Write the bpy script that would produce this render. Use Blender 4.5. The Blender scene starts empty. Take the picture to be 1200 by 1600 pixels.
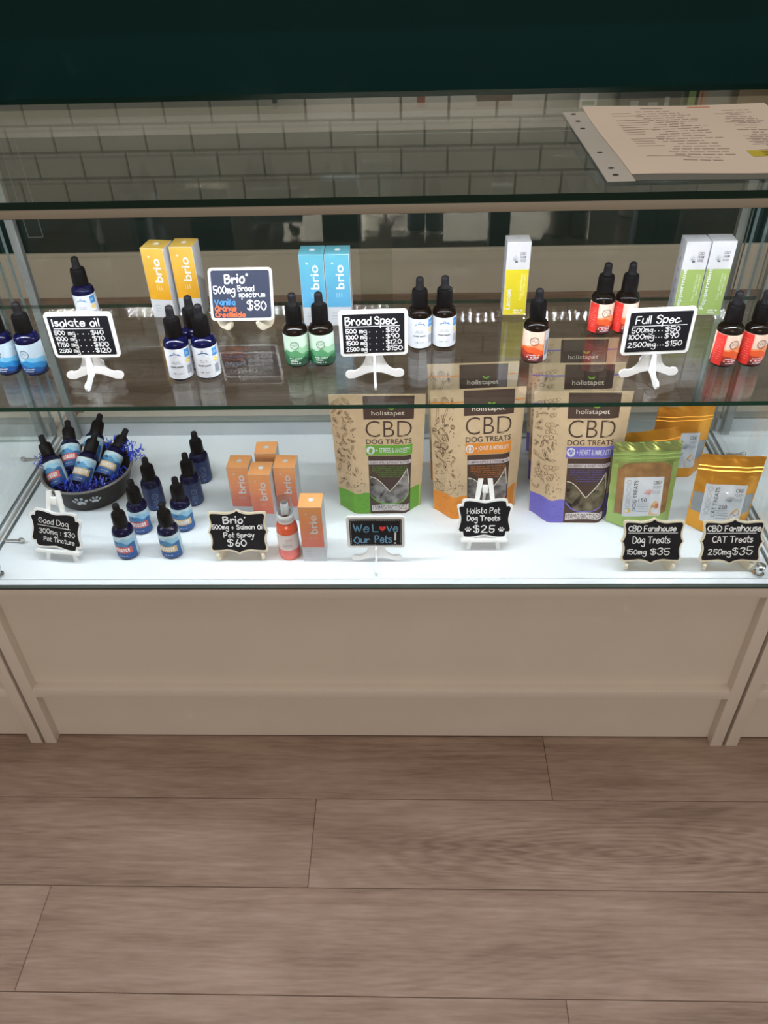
import bpy, bmesh, math, random
from mathutils import Vector, Matrix
from mathutils.geometry import tessellate_polygon
random.seed(7)
PI = math.pi
scene = bpy.context.scene
COL = scene.collection

# ------------------------------------------------------------------ camera, world, lights, exposure
F_PX = 1244.478
cam_data = bpy.data.cameras.new('camera')
cam_data.sensor_fit = 'VERTICAL'
cam_data.sensor_height = 36.0
cam_data.sensor_width = 27.0
cam_data.lens = F_PX * 36.0 / 1600.0
cam_data.clip_start = 0.02
cam = bpy.data.objects.new('camera', cam_data)
COL.objects.link(cam)
yaw, pitch, roll = math.radians(-2.27865), math.radians(38.70566), math.radians(-1.68484)
fw = Vector((math.sin(yaw) * math.cos(pitch), math.cos(yaw) * math.cos(pitch), -math.sin(pitch)))
rt = Vector((math.cos(yaw), -math.sin(yaw), 0))
up = rt.cross(fw)
r2 = math.cos(roll) * rt + math.sin(roll) * up
u2 = -math.sin(roll) * rt + math.cos(roll) * up
cam.matrix_world = Matrix(((r2.x, u2.x, -fw.x, 0.0552), (r2.y, u2.y, -fw.y, -0.857),
                           (r2.z, u2.z, -fw.z, 1.2248), (0, 0, 0, 1)))
scene.camera = cam

world = bpy.data.worlds.new('world')
scene.world = world
world.use_nodes = True
bg = world.node_tree.nodes['Background']
bg.inputs[0].default_value = (1.0, 0.88, 0.75, 1)
bg.inputs[1].default_value = 0.24

def area(name, loc, rot, sx, sy, power, color):
    l = bpy.data.lights.new(name, 'AREA')
    l.shape = 'RECTANGLE'; l.size = sx; l.size_y = sy; l.energy = power; l.color = color
    o = bpy.data.objects.new(name, l)
    o.location = loc; o.rotation_euler = rot
    COL.objects.link(o)
    return o
area('ceiling_lamp_front', (0.2, -0.55, 2.9), (0, 0, 0), 2.8, 0.6, 12, (1.0, 0.85, 0.70))
area('front_fill_far', (0.3, -6.2, 2.3), (math.radians(78), 0, 0), 3.0, 1.4, 84, (1.0, 0.88, 0.74))  # added fill from behind the camera, brightens the cabinet front
area('ceiling_lamp_back', (0.2, 0.95, 2.8), (0, 0, 0), 3.0, 0.5, 5, (1.0, 0.88, 0.72))
LED_STRENGTH = 480.0

vs = scene.view_settings
vs.view_transform = 'Standard'
vs.look = 'None'
vs.exposure = 0.0
vs.gamma = 1.0
vs.use_curve_mapping = False
try:
    scene.cycles.caustics_reflective = False
    scene.cycles.caustics_refractive = False
    scene.cycles.sample_clamp_indirect = 300.0
    scene.cycles.transparent_max_bounces = 40
    scene.cycles.max_bounces = 16
    scene.cycles.glossy_bounces = 6
except Exception:
    pass

# ------------------------------------------------------------------ key sizes of the showcase (metres)
HB, HS, HT = 0.3925, 0.7045, 0.9574      # deck, shelf, glass top
HW = 0.6095                               # half width
WALL_Y = 1.985

# ------------------------------------------------------------------ materials
def S(r, g, b):
    def f(c):
        c /= 255.0
        return c / 12.92 if c <= 0.04045 else ((c + 0.055) / 1.055) ** 2.4
    return (f(r), f(g), f(b), 1.0)
MATS = {}
def mat(name, col, rough=0.5, metal=0.0, spec=0.5, coat=0.0, emit=0.0, trans=0.0, noise=0.0, nscale=60.0):
    if name in MATS: return MATS[name]
    m = bpy.data.materials.new(name); m.use_nodes = True
    nt = m.node_tree; b = nt.nodes['Principled BSDF']
    b.inputs['Base Color'].default_value = col
    b.inputs['Roughness'].default_value = rough
    b.inputs['Metallic'].default_value = metal
    b.inputs['Specular IOR Level'].default_value = spec
    b.inputs['Coat Weight'].default_value = coat
    b.inputs['Transmission Weight'].default_value = trans
    if emit:
        b.inputs['Emission Color'].default_value = col
        b.inputs['Emission Strength'].default_value = emit
    if noise:
        tc = nt.nodes.new('ShaderNodeTexCoord'); n = nt.nodes.new('ShaderNodeTexNoise')
        n.inputs['Scale'].default_value = nscale; n.inputs['Detail'].default_value = 4
        r = nt.nodes.new('ShaderNodeMapRange')
        r.inputs[1].default_value = 0.3; r.inputs[2].default_value = 0.7
        r.inputs[3].default_value = 1 - noise; r.inputs[4].default_value = 1 + noise
        mx = nt.nodes.new('ShaderNodeMix'); mx.data_type = 'RGBA'; mx.blend_type = 'MULTIPLY'
        mx.inputs[0].default_value = 1.0; mx.inputs[6].default_value = col
        nt.links.new(tc.outputs['Object'], n.inputs['Vector'])
        nt.links.new(n.outputs[0], r.inputs[0])
        nt.links.new(r.outputs[0], mx.inputs[7])
        nt.links.new(mx.outputs[2], b.inputs['Base Color'])
    MATS[name] = m
    return m

def glass_mat(name, tint, r0=0.04):
    m = bpy.data.materials.new(name); m.use_nodes = True
    nt = m.node_tree
    for n in list(nt.nodes): nt.nodes.remove(n)
    out = nt.nodes.new('ShaderNodeOutputMaterial')
    tr = nt.nodes.new('ShaderNodeBsdfTransparent'); tr.inputs[0].default_value = tint
    gl = nt.nodes.new('ShaderNodeBsdfGlossy'); gl.inputs['Roughness'].default_value = 0.0
    gl.inputs['Color'].default_value = (1, 1, 1, 1)
    lw = nt.nodes.new('ShaderNodeLayerWeight'); lw.inputs[0].default_value = 0.5
    pw = nt.nodes.new('ShaderNodeMath'); pw.operation = 'POWER'; pw.inputs[1].default_value = 5
    ma = nt.nodes.new('ShaderNodeMath'); ma.operation = 'MULTIPLY_ADD'
    ma.inputs[1].default_value = 1 - r0; ma.inputs[2].default_value = r0
    mx = nt.nodes.new('ShaderNodeMixShader')
    L = nt.links.new
    L(lw.outputs['Facing'], pw.inputs[0]); L(pw.outputs[0], ma.inputs[0]); L(ma.outputs[0], mx.inputs[0])
    L(tr.outputs[0], mx.inputs[1]); L(gl.outputs[0], mx.inputs[2]); L(mx.outputs[0], out.inputs[0])
    MATS[name] = m
    return m

GLASS = glass_mat('clear_glass', (0.985, 0.992, 0.988, 1), 0.012)
GLASS_SHELF = glass_mat('shelf_glass', (0.95, 0.965, 0.955, 1))
GLASS_TOP = glass_mat('top_glass', (0.93, 0.965, 0.945, 1))
GLASS_DOOR = glass_mat('door_glass', (0.93, 0.94, 0.92, 1), 0.05)
GEDGE = mat('green_glass_edge', S(10, 78, 66), 0.15, spec=0.6)
GEDGE_DARK = mat('dark_glass_edge', S(6, 38, 26), 0.15, spec=0.4)
GEDGE_PALE = mat('pale_glass_edge', S(120, 140, 140), 0.2)
M_CAB = mat('offwhite_laminate', (0.71, 0.65, 0.59, 1), 0.38, noise=0.02, nscale=8)
M_DECK = mat('white_deck', (0.84, 0.90, 0.96, 1), 0.35)
M_TRACK = mat('aluminium_track', (0.50, 0.53, 0.55, 1), 0.35, metal=0.4)
M_POST = mat('grey_post', (0.25, 0.27, 0.27, 1), 0.35, metal=0.3)
M_CHROME = mat('chrome', (0.6, 0.62, 0.63, 1), 0.15, metal=1.0)
M_DARK = mat('dark_gasket', S(50, 50, 52), 0.6)
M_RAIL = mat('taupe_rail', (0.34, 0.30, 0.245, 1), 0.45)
M_TEAL = mat('dark_teal_paint', (0.0035, 0.034, 0.033, 1), 0.65, spec=0.12, noise=0.03, nscale=5)
M_BASEB = mat('baseboard_paint', (0.78, 0.74, 0.65, 1), 0.5)
M_TILE = mat('white_tile', (0.50, 0.51, 0.46, 1), 0.12, noise=0.05, nscale=4)
M_GROUT = mat('grey_grout', (0.22, 0.22, 0.19, 1), 0.9)
M_WHITE = mat('white_plastic', (0.92, 0.93, 0.94, 1), 0.35)
M_PAPERW = mat('white_carton', (0.54, 0.55, 0.58, 1), 0.5)
M_BLACK = mat('black_plastic', (0.0035, 0.0035, 0.004, 1), 0.42, spec=0.12)
M_CHALK = mat('chalkboard_black', (0.009, 0.010, 0.014, 1), 0.6, spec=0.12)
M_SLATE = mat('chalkboard_slate', (0.040, 0.050, 0.085, 1), 0.6, spec=0.12)
M_INK = mat('white_chalk_ink', (0.88, 0.89, 0.90, 1), 0.6)
M_INKBLUE = mat('blue_chalk_ink', S(70, 150, 210), 0.6)
M_INKORANGE = mat('orange_chalk_ink', S(245, 110, 60), 0.6)
M_INKSTEEL = mat('steel_blue_chalk_ink', S(110, 165, 205), 0.6)
M_RED = mat('red_heart_ink', S(230, 60, 50), 0.6)
M_WOOD = mat('pale_wood', S(232, 222, 200), 0.55, noise=0.05, nscale=120)
M_BLUEGLASS = mat('cobalt_glass', (0.0012, 0.0022, 0.032, 1), 0.08, spec=0.28)
M_AMBER = mat('dark_amber_glass', (0.005, 0.0028, 0.0018, 1), 0.08, spec=0.25)
M_KRAFT = mat('kraft_paper', S(204, 178, 144), 0.65, noise=0.05, nscale=90)
M_BROWN = mat('brown_print', S(68, 48, 40), 0.55)
M_SKETCH = mat('sketch_ink', S(96, 72, 52), 0.6)
M_PALELABEL = mat('pale_label', S(205, 214, 226), 0.4)
M_LAB_WHITE = mat('white_label', S(214, 218, 226), 0.4)
def C(name, r, g, b, rough=0.45): return mat(name, S(r, g, b), rough)

# ------------------------------------------------------------------ mesh builder
def tess(pts):
    return tessellate_polygon([[Vector((p[0], p[1], 0)) for p in pts]])
class MB:
    def __init__(s): s.v = []; s.f = []; s.m = []; s.mats = []; s.sm = []
    def mi(s, m):
        if m not in s.mats: s.mats.append(m)
        return s.mats.index(m)
    def add(s, vs, fs, m, smooth=False):
        b = len(s.v); k = s.mi(m)
        s.v += [tuple(v) for v in vs]
        for f in fs: s.f.append([b + i for i in f]); s.m.append(k); s.sm.append(smooth)
        return b
    def mark(s): return len(s.v)
    def xf(s, start, M):
        for i in range(start, len(s.v)): s.v[i] = tuple(M @ Vector(s.v[i]))
    def box(s, x0, x1, y0, y1, z0, z1, m, bev=0.0, faces=None):
        if bev <= 0:
            vs = [(x, y, z) for z in (z0, z1) for y in (y0, y1) for x in (x0, x1)]
            fs = {'bottom': (0, 2, 3, 1), 'top': (4, 5, 7, 6), 'front': (0, 1, 5, 4), 'back': (2, 6, 7, 3), 'left': (0, 4, 6, 2), 'right': (1, 3, 7, 5)}
            b = len(s.v); s.v += vs
            for k, f in fs.items():
                mm = (faces or {}).get(k, m)
                s.f.append([b + i for i in f]); s.m.append(s.mi(mm)); s.sm.append(False)
            return
        bm = bmesh.new()
        bmesh.ops.create_cube(bm, size=1.0)
        for v in bm.verts:
            v.co = Vector(((x0 + x1) / 2 + v.co.x * (x1 - x0), (y0 + y1) / 2 + v.co.y * (y1 - y0), (z0 + z1) / 2 + v.co.z * (z1 - z0)))
        bmesh.ops.bevel(bm, geom=bm.edges[:], offset=bev, segments=2, affect='EDGES', profile=0.6)
        bm.verts.index_update()
        b = len(s.v); s.v += [tuple(v.co) for v in bm.verts]
        for f in bm.faces:
            n = f.normal; mm = m
            if faces:
                key = None
                if n.y < -0.9: key = 'front'
                elif n.y > 0.9: key = 'back'
                elif n.x < -0.9: key = 'left'
                elif n.x > 0.9: key = 'right'
                elif n.z > 0.9: key = 'top'
                mm = faces.get(key, m)
            s.f.append([b + v.index for v in f.verts]); s.m.append(s.mi(mm)); s.sm.append(True)
        bm.free()
    def lathe(s, prof, m, n=28, cx=0, cy=0, z=0, a0=0, a1=2 * PI, seg_m=None, smooth=True):
        full = abs(a1 - a0 - 2 * PI) < 1e-6
        cols = n if full else n + 1
        vs = []
        for (r, zz) in prof:
            for i in range(cols):
                a = a0 + (a1 - a0) * i / n
                vs.append((cx + r * math.cos(a), cy + r * math.sin(a), z + zz))
        b = len(s.v); s.v += vs
        for j in range(len(prof) - 1):
            mm = seg_m[j] if seg_m else m
            for i in range(n):
                i2 = (i + 1) % cols if full else i + 1
                q = [j * cols + i, j * cols + i2, (j + 1) * cols + i2, (j + 1) * cols + i]
                s.f.append([b + k for k in q]); s.m.append(s.mi(mm)); s.sm.append(smooth)
        for j, rev in ((0, True), (len(prof) - 1, False)):
            if full and 1e-5 < prof[j][0] < 0.004:
                ring = [b + j * cols + i for i in range(cols)]
                s.f.append(ring[::-1] if rev else ring); s.m.append(s.mi(m)); s.sm.append(False)
    def prism(s, pts, y0, y1, m, front=None, smooth=False):
        """outline pts (x,z), counter-clockwise seen from -y, extruded from y0 (front) to y1"""
        n = len(pts); t = tess(pts)
        vs = [(p[0], y0, p[1]) for p in pts] + [(p[0], y1, p[1]) for p in pts]
        b = len(s.v); s.v += vs
        for tri in t:
            a, c, d = tri
            p0, p1, p2 = pts[a], pts[c], pts[d]
            area2 = (p1[0] - p0[0]) * (p2[1] - p0[1]) - (p2[0] - p0[0]) * (p1[1] - p0[1])
            tri = (a, c, d) if area2 > 0 else (a, d, c)
            s.f.append([b + i for i in tri]); s.m.append(s.mi(front or m)); s.sm.append(False)
            s.f.append([b + n + i for i in reversed(tri)]); s.m.append(s.mi(m)); s.sm.append(False)
        for i in range(n):
            j = (i + 1) % n
            s.f.append([b + i, b + n + i, b + n + j, b + j]); s.m.append(s.mi(m)); s.sm.append(smooth)
    def tube(s, pts, r, m, n=8, cap=True):
        vs = []; rings = []
        P = [Vector(p) for p in pts]
        for i, p in enumerate(P):
            t = (P[min(i + 1, len(P) - 1)] - P[max(i - 1, 0)]).normalized()
            a = t.orthogonal().normalized() if i == 0 else (rings[-1] - rings[-1].dot(t) * t).normalized()
            rings.append(a); bb = t.cross(a)
            rr = r[i] if isinstance(r, (list, tuple)) else r
            for k in range(n):
                an = 2 * PI * k / n
                vs.append(p + rr * (math.cos(an) * a + math.sin(an) * bb))
        fs = []
        for i in range(len(P) - 1):
            for k in range(n):
                k2 = (k + 1) % n
                fs.append((i * n + k, i * n + k2, (i + 1) * n + k2, (i + 1) * n + k))
        if cap:
            fs.append(tuple(range(n - 1, -1, -1))); fs.append(tuple((len(P) - 1) * n + k for k in range(n)))
        s.add(vs, fs, m, True)
    def sphere(s, c, r, m, n=12, sc=(1, 1, 1)):
        pr = [(max(r * math.sin(PI * i / 8), 1e-6), -r * math.cos(PI * i / 8)) for i in range(9)]
        st = s.mark(); s.lathe(pr, m, n)
        s.xf(st, Matrix.Translation(c) @ Matrix.Diagonal((sc[0], sc[1], sc[2], 1)))
    # ---- printed art: flat shapes (u,v) laid on a surface fn(u,v,lift)
    def rect(s, u0, u1, v0, v1, fn, m, k=1, nu=1, nv=1):
        s.band(u0, u1, lambda u: v0, lambda u: v1, fn, m, k, nu, nv)
    def band(s, u0, u1, lo, hi, fn, m, k=1, nu=12, nv=1):
        vs = []; fs = []
        for i in range(nu + 1):
            u = u0 + (u1 - u0) * i / nu
            a, b = lo(u), hi(u)
            for j in range(nv + 1): vs.append(fn(u, a + (b - a) * j / nv, k))
        for i in range(nu):
            for j in range(nv):
                q = i * (nv + 1) + j
                fs.append((q, q + nv + 1, q + nv + 2, q + 1))
        s.add(vs, fs, m)
    def poly(s, pts, fn, m, k=1):
        t = tess(pts)
        fs = []
        for a, c, d in t:
            p0, p1, p2 = pts[a], pts[c], pts[d]
            ar = (p1[0] - p0[0]) * (p2[1] - p0[1]) - (p2[0] - p0[0]) * (p1[1] - p0[1])
            fs.append((a, c, d) if ar > 0 else (a, d, c))
        s.add([fn(p[0], p[1], k) for p in pts], fs, m)
    def disc(s, u, v, ru, rv, fn, m, k=1, n=14, a=0):
        s.poly([(u + ru * math.cos(2 * PI * i / n) * math.cos(a) - rv * math.sin(2 * PI * i / n) * math.sin(a),
                 v + ru * math.cos(2 * PI * i / n) * math.sin(a) + rv * math.sin(2 * PI * i / n) * math.cos(a)) for i in range(n)], fn, m, k)
    def stroke(s, pts, w, fn, m, k=1, closed=False):
        n = len(pts)
        if n == 1:
            s.disc(pts[0][0], pts[0][1], w * 0.62, w * 0.62, fn, m, k, 8); return
        L = []; Rr = []
        for i in range(n):
            if closed: p, q = pts[i - 1], pts[(i + 1) % n]
            else: p, q = pts[max(i - 1, 0)], pts[min(i + 1, n - 1)]
            dx, dy = q[0] - p[0], q[1] - p[1]; d = math.hypot(dx, dy) or 1e-9
            nx, ny = -dy / d * w / 2, dx / d * w / 2
            L.append((pts[i][0] + nx, pts[i][1] + ny)); Rr.append((pts[i][0] - nx, pts[i][1] - ny))
        vs = [fn(a[0], a[1], k) for a in L] + [fn(a[0], a[1], k) for a in Rr]
        fs = [(i, n + i, n + i + 1, i + 1) for i in range(n - 1)]
        if closed: fs.append((n - 1, 2 * n - 1, n, 0))
        s.add(vs, fs, m)
        if not closed:
            for e in (0, n - 1): s.disc(pts[e][0], pts[e][1], w / 2, w / 2, fn, m, k, 8)
    def ring(s, u, v, r, w, fn, m, k=1, n=20):
        s.stroke([(u + r * math.cos(2 * PI * i / n), v + r * math.sin(2 * PI * i / n)) for i in range(n)], w, fn, m, k, True)
    def text(s, t, cu, cv, w, h, fn, m, k=2, rot=0, offset=0.0):
        vs, fs = text_mesh(t, offset)
        ca, sa = math.cos(rot), math.sin(rot)
        out = []
        for x, y in vs:
            x = (x - 0.5) * w; y = (y - 0.5) * h
            out.append(fn(cu + x * ca - y * sa, cv + x * sa + y * ca, k))
        s.add(out, fs, m)
    def hand(s, t, u0, v0, cap, w, th, fn, m, k=2):
        strokes, adv = hand_strokes(t)
        sx, sy = w / adv, cap
        for pts in strokes:
            s.stroke([(u0 + x * sx, v0 + y * sy) for x, y in pts], th, fn, m, k)
    def build(s, name, parent=None, sharp=35, loc=None):
        me = bpy.data.meshes.new(name)
        me.from_pydata(s.v, [], s.f)
        for m in s.mats: me.materials.append(m)
        me.polygons.foreach_set('material_index', s.m)
        me.polygons.foreach_set('use_smooth', s.sm)
        me.update()
        try: me.set_sharp_from_angle(angle=math.radians(sharp))
        except Exception: pass
        o = bpy.data.objects.new(name, me)
        COL.objects.link(o)
        if parent: o.parent = parent
        if loc: o.location = loc
        return o

_tc = {}
def text_mesh(t, offset=0.0):
    key = (t, offset)
    if key in _tc: return _tc[key]
    c = bpy.data.curves.new('lettering', 'FONT'); c.body = t; c.resolution_u = 3; c.offset = offset
    o = bpy.data.objects.new('lettering', c); COL.objects.link(o)
    dg = bpy.context.evaluated_depsgraph_get(); dg.update()
    me = bpy.data.meshes.new_from_object(o.evaluated_get(dg))
    xs = [v.co.x for v in me.vertices]; ys = [v.co.y for v in me.vertices]
    x0, x1, y0, y1 = min(xs), max(xs), min(ys), max(ys)
    vs = [((v.co.x - x0) / (x1 - x0), (v.co.y - y0) / (y1 - y0)) for v in me.vertices]
    fs = []
    for p in me.polygons:
        f = list(p.vertices)
        if p.normal.z < 0: f.reverse()
        fs.append(tuple(f))
    bpy.data.objects.remove(o); bpy.data.curves.remove(c); bpy.data.meshes.remove(me)
    _tc[key] = (vs, fs)
    return _tc[key]

# hand lettering: strokes on a small grid (hex digits x,y; baseline 3, cap 9), '~' joins smoothly
GL = {'A': ('03 29 53', '15 45'), 'B': ('03 09', '09 39 48 37 06', '06 46 55 44 33 03'), 'C': ('58 39 18 06 14 33 54'),
 'D': ('03 09', '09 29 57 55 33 03'), 'F': ('03 09', '09 49', '06 36'), 'G': ('58 39 18 06 14 33 54 56', '56 36'),
 'H': ('03 09', '53 59', '06 56'), 'I': ('03 09',), 'L': ('09 03', '03 43'), 'M': ('03 09', '09 36', '36 69', '69 63'),
 'O': ('39 17 05 23 43 55 57 39',), 'P': ('03 09', '09 39 58 36 06'), 'S': ('48 29 08 07 36 45 33 13 04',),
 'T': ('09 69', '39 33'), 'V': ('09 33', '33 69'), 'W': ('09 23', '23 38', '38 53', '53 79'),
 'a': ('47 27 05 14 33 45', '47 43'), 'c': ('46 27 05 13 33 44',), 'd': ('46 27 05 13 33 45', '49 43'),
 'e': ('05 45', '45 46 27 05 13 33 44'), 'g': ('46 27 05 14 34 46', '47 41 20 01'), 'h': ('09 03', '05 27 46 43'),
 'i': ('07 03', '09'), 'l': ('09 03',), 'm': ('07 03', '05 17 26 23', '25 37 46 43'), 'n': ('07 03', '05 27 46 43'),
 'o': ('27 05 13 33 45 37 27',), 'p': ('07 00', '06 27 46 33 04'), 'r': ('07 03', '05 27 36'), 's': ('37 17 06 35 34 13 04',),
 't': ('19 14 23 33', '07 37'), 'u': ('07 04 23 44', '47 43'), 'v': ('07 23', '23 47'), 'y': ('07 24', '47 20 00'),
 '0': ('29 07 05 23 45 47 29',), '1': ('08 19', '19 13'), '2': ('08 29 48 36 03', '03 53'), '3': ('08 29 48 26', '26 45 33 13 04'),
 '4': ('09 05', '05 55', '39 33'), '5': ('49 09', '09 06', '06 36 45 33 13 04'), '6': ('39 15 14 33 45 36 15',),
 '7': ('09 49', '49 23'), '8': ('26 08 29 48 26 05 23 45 26',), '9': ('46 26 08 29 48 46', '48 33'),
 '$': ('48 29 08 07 36 45 33 13 04', '29 23'), '.': ('04',), ':': ('04', '07'), '+': ('05 45', '27 23'), '!': ('19 15', '13'), '-': ('06 26',)}
_rng = random.Random(3)
def smooth_pts(P):
    if len(P) < 3: return P
    closed = P[0] == P[-1]
    out = []; n = len(P)
    for i in range(n - 1):
        p1, p2 = P[i], P[i + 1]
        p0 = P[i - 1] if i > 0 else (P[-2] if closed else P[0])
        p3 = P[i + 2] if i + 2 < n else (P[1] if closed else P[-1])
        for k in range(5):
            t = k / 5.0
            out.append(tuple(0.5 * (2 * p1[d] + (p2[d] - p0[d]) * t + (2 * p0[d] - 5 * p1[d] + 4 * p2[d] - p3[d]) * t * t + (3 * p1[d] - p0[d] - 3 * p2[d] + p3[d]) * t ** 3) for d in (0, 1)))
    out.append(P[-1])
    return out
def hand_strokes(t):
    x = 0.0; res = []
    for ch in t:
        if ch == ' ': x += 0.55; continue
        g = GL[ch]
        if isinstance(g, str): g = (g,)
        wd = 0
        dy = _rng.uniform(-0.04, 0.04); sl = _rng.uniform(-0.05, 0.08); sc = _rng.uniform(0.92, 1.06)
        for st in g:
            P = [(int(q[0], 16) / 6.0 * sc, (int(q[1], 16) - 3) / 6.0 * sc + dy) for q in st.split()]
            wd = max(wd, max(p[0] for p in P))
            P = smooth_pts([(p[0] + x + sl * p[1], p[1]) for p in P])
            res.append(P)
        x += wd + (0.26 if wd > 0 else 0.34)
    return res, max(x - 0.26, 0.1)

# ------------------------------------------------------------------ object helpers
def thing(name, label, cat, loc=(0, 0, 0), rz=0.0, group=None):
    o = bpy.data.objects.new(name, None); COL.objects.link(o)
    o.empty_display_size = 0.02
    o.location = loc; o.rotation_euler = (0, 0, math.radians(rz))
    o['label'] = label; o['category'] = cat
    if group: o['group'] = group
    return o
def tag(o, label, cat, group=None, kind=None):
    o['label'] = label; o['category'] = cat
    if group: o['group'] = group
    if kind: o['kind'] = kind
    return o
def struct(o):
    o['kind'] = 'structure'
    return o
def dup(root, loc, rz=0.0, label=None, group=None):
    r = root.copy(); COL.objects.link(r)
    r.location = loc; r.rotation_euler = (0, 0, math.radians(rz))
    if label: r['label'] = label
    if group: r['group'] = group
    for ch in list(root.children):
        c = ch.copy(); COL.objects.link(c); c.parent = r
        for g in list(ch.children):
            d = g.copy(); COL.objects.link(d); d.parent = c
    return r

# ================================================================== THE SETTING
# floor of wide planks, rows along X
def floor_material():
    m = bpy.data.materials.new('wood_plank_floor'); m.use_nodes = True
    nt = m.node_tree; N = nt.nodes.new; L = nt.links.new
    b = nt.nodes['Principled BSDF']
    b.inputs['Roughness'].default_value = 0.6
    b.inputs['Specular IOR Level'].default_value = 0.10
    tc = N('ShaderNodeTexCoord')
    at = N('ShaderNodeAttribute'); at.attribute_name = 'plank'
    off = N('ShaderNodeVectorMath'); off.operation = 'SCALE'; off.inputs['Scale'].default_value = 37.0
    L(at.outputs['Vector'], off.inputs[0])
    add = N('ShaderNodeVectorMath'); add.operation = 'ADD'
    L(tc.outputs['Object'], add.inputs[0]); L(off.outputs[0], add.inputs[1])
    def noise(sx, sy, detail, dist=0.0):
        mp = N('ShaderNodeMapping'); mp.inputs['Scale'].default_value = (sx, sy, 1)
        n = N('ShaderNodeTexNoise'); n.inputs['Scale'].default_value = 1.0
        n.inputs['Detail'].default_value = detail; n.inputs['Distortion'].default_value = dist
        L(add.outputs[0], mp.inputs[0]); L(mp.outputs[0], n.inputs['Vector'])
        return n
    big = noise(2.2, 14.0, 3, 0.4)
    fine = noise(22.0, 230.0, 6)
    mid = noise(4.0, 55.0, 4, 0.8)
    ringn = noise(0.8, 6.5, 1.0, 0.15)
    mul = N('ShaderNodeMath'); mul.operation = 'MULTIPLY'; mul.inputs[1].default_value = 150.0
    L(ringn.outputs[0], mul.inputs[0])
    sn = N('ShaderNodeMath'); sn.operation = 'SINE'; L(mul.outputs[0], sn.inputs[0])
    def ma(src, k, c):
        q = N('ShaderNodeMath'); q.operation = 'MULTIPLY_ADD'; q.inputs[1].default_value = k
        L(src, q.inputs[0])
        if isinstance(c, (int, float)): q.inputs[2].default_value = c
        else: L(c, q.inputs[2])
        return q.outputs[0]
    v = ma(big.outputs[0], 1.1, -0.35)
    v = ma(fine.outputs[0], 0.70, ma(mid.outputs[0], 0.50, v))
    v = ma(sn.outputs[0], 0.045, v)
    # one broad cathedral figure in a plank to the right of the middle
    mp = N('ShaderNodeMapping'); mp.inputs['Location'].default_value = (-0.47 / 0.45, 0.186 / 0.072, 0)
    mp.inputs['Scale'].default_value = (1 / 0.45, 1 / 0.072, 0)
    L(tc.outputs['Object'], mp.inputs[0])
    wob = N('ShaderNodeVectorMath'); wob.operation = 'MULTIPLY_ADD'; wob.inputs[1].default_value = (0.35, 0.35, 0.0)
    L(mid.outputs['Color'], wob.inputs[0]); L(mp.outputs[0], wob.inputs[2])
    ln = N('ShaderNodeVectorMath'); ln.operation = 'LENGTH'; L(wob.outputs[0], ln.inputs[0])
    k1 = N('ShaderNodeMath'); k1.operation = 'MULTIPLY'; k1.inputs[1].default_value = 62.0; L(ln.outputs['Value'], k1.inputs[0])
    s1 = N('ShaderNodeMath'); s1.operation = 'SINE'; L(k1.outputs[0], s1.inputs[0])
    fo = N('ShaderNodeMapRange'); fo.interpolation_type = 'SMOOTHSTEP'
    fo.inputs[1].default_value = 0.65; fo.inputs[2].default_value = 1.05; fo.inputs[3].default_value = 0.11; fo.inputs[4].default_value = 0.0
    L(ln.outputs['Value'], fo.inputs[0])
    pr = N('ShaderNodeMath'); pr.operation = 'MULTIPLY'; L(s1.outputs[0], pr.inputs[0]); L(fo.outputs[0], pr.inputs[1])
    ad = N('ShaderNodeMath'); ad.operation = 'ADD'; L(pr.outputs[0], ad.inputs[0]); L(v, ad.inputs[1])
    v = ad.outputs[0]
    v = ma(at.outputs['Fac'], 0.10, v)
    ramp = N('ShaderNodeValToRGB')
    L(ma(v, 0.85, -0.18), ramp.inputs[0])
    cr = ramp.color_ramp
    cr.elements[0].position = 0.12; cr.elements[0].color = S(114, 95, 84)
    cr.elements[1].position = 0.88; cr.elements[1].color = S(180, 160, 148)
    e = cr.elements.new(0.5); e.color = S(154, 133, 120)
    L(ramp.outputs[0], b.inputs['Base Color'])
    bp = N('ShaderNodeBump'); bp.inputs['Strength'].default_value = 0.12; bp.inputs['Distance'].default_value = 0.001
    L(v, bp.inputs['Height']); L(bp.outputs[0], b.inputs['Normal'])
    return m
M_FLOOR = floor_material()
M_GAP = mat('plank_gap', S(48, 36, 30), 0.9)
fm = MB()
fm.box(-3.6, 3.6, -2.6, 2.05, -0.03, -0.0015, M_GAP)
PW = 0.1522; rows = []
jr = {0: 0.2955, 1: -0.104, 2: -0.507, 3: 0.270}      # known end joints per row (row 0 starts at y=-0.1085)
plank_vals = []
rg = random.Random(11)
for k in range(-15, 18):
    y1 = -0.1085 - PW * (k - 1); y0 = y1 - PW
    y1 = min(y1, 2.05)
    if y1 < -2.6 or y0 > 2.05: continue
    ref = jr.get(k, rg.uniform(-0.6, 0.6)); Lp = 1.22
    j0 = ref - 3 * Lp
    for i in range(6):
        a, b_ = max(j0 + i * Lp, -3.6), min(j0 + (i + 1) * Lp, 3.6)
        if b_ - a < 0.02: continue
        g = 0.0009
        st = len(fm.f)
        fm.add([(a + g, y0 + g, 0), (b_ - g, y0 + g, 0), (b_ - g, y1 - g, 0), (a + g, y1 - g, 0),
                (a + .0001, y0 + .0001, -.0015), (b_ - .0001, y0 + .0001, -.0015), (b_ - .0001, y1 - .0001, -.0015), (a + .0001, y1 - .0001, -.0015)],
               [(0, 1, 2, 3), (4, 5, 1, 0), (5, 6, 2, 1), (6, 7, 3, 2), (7, 4, 0, 3)], M_FLOOR)
        plank_vals.append((st, len(fm.f), rg.random()))
fl = struct(fm.build('floor'))
ca = fl.data.color_attributes.new('plank', 'FLOAT_COLOR', 'CORNER')
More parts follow.
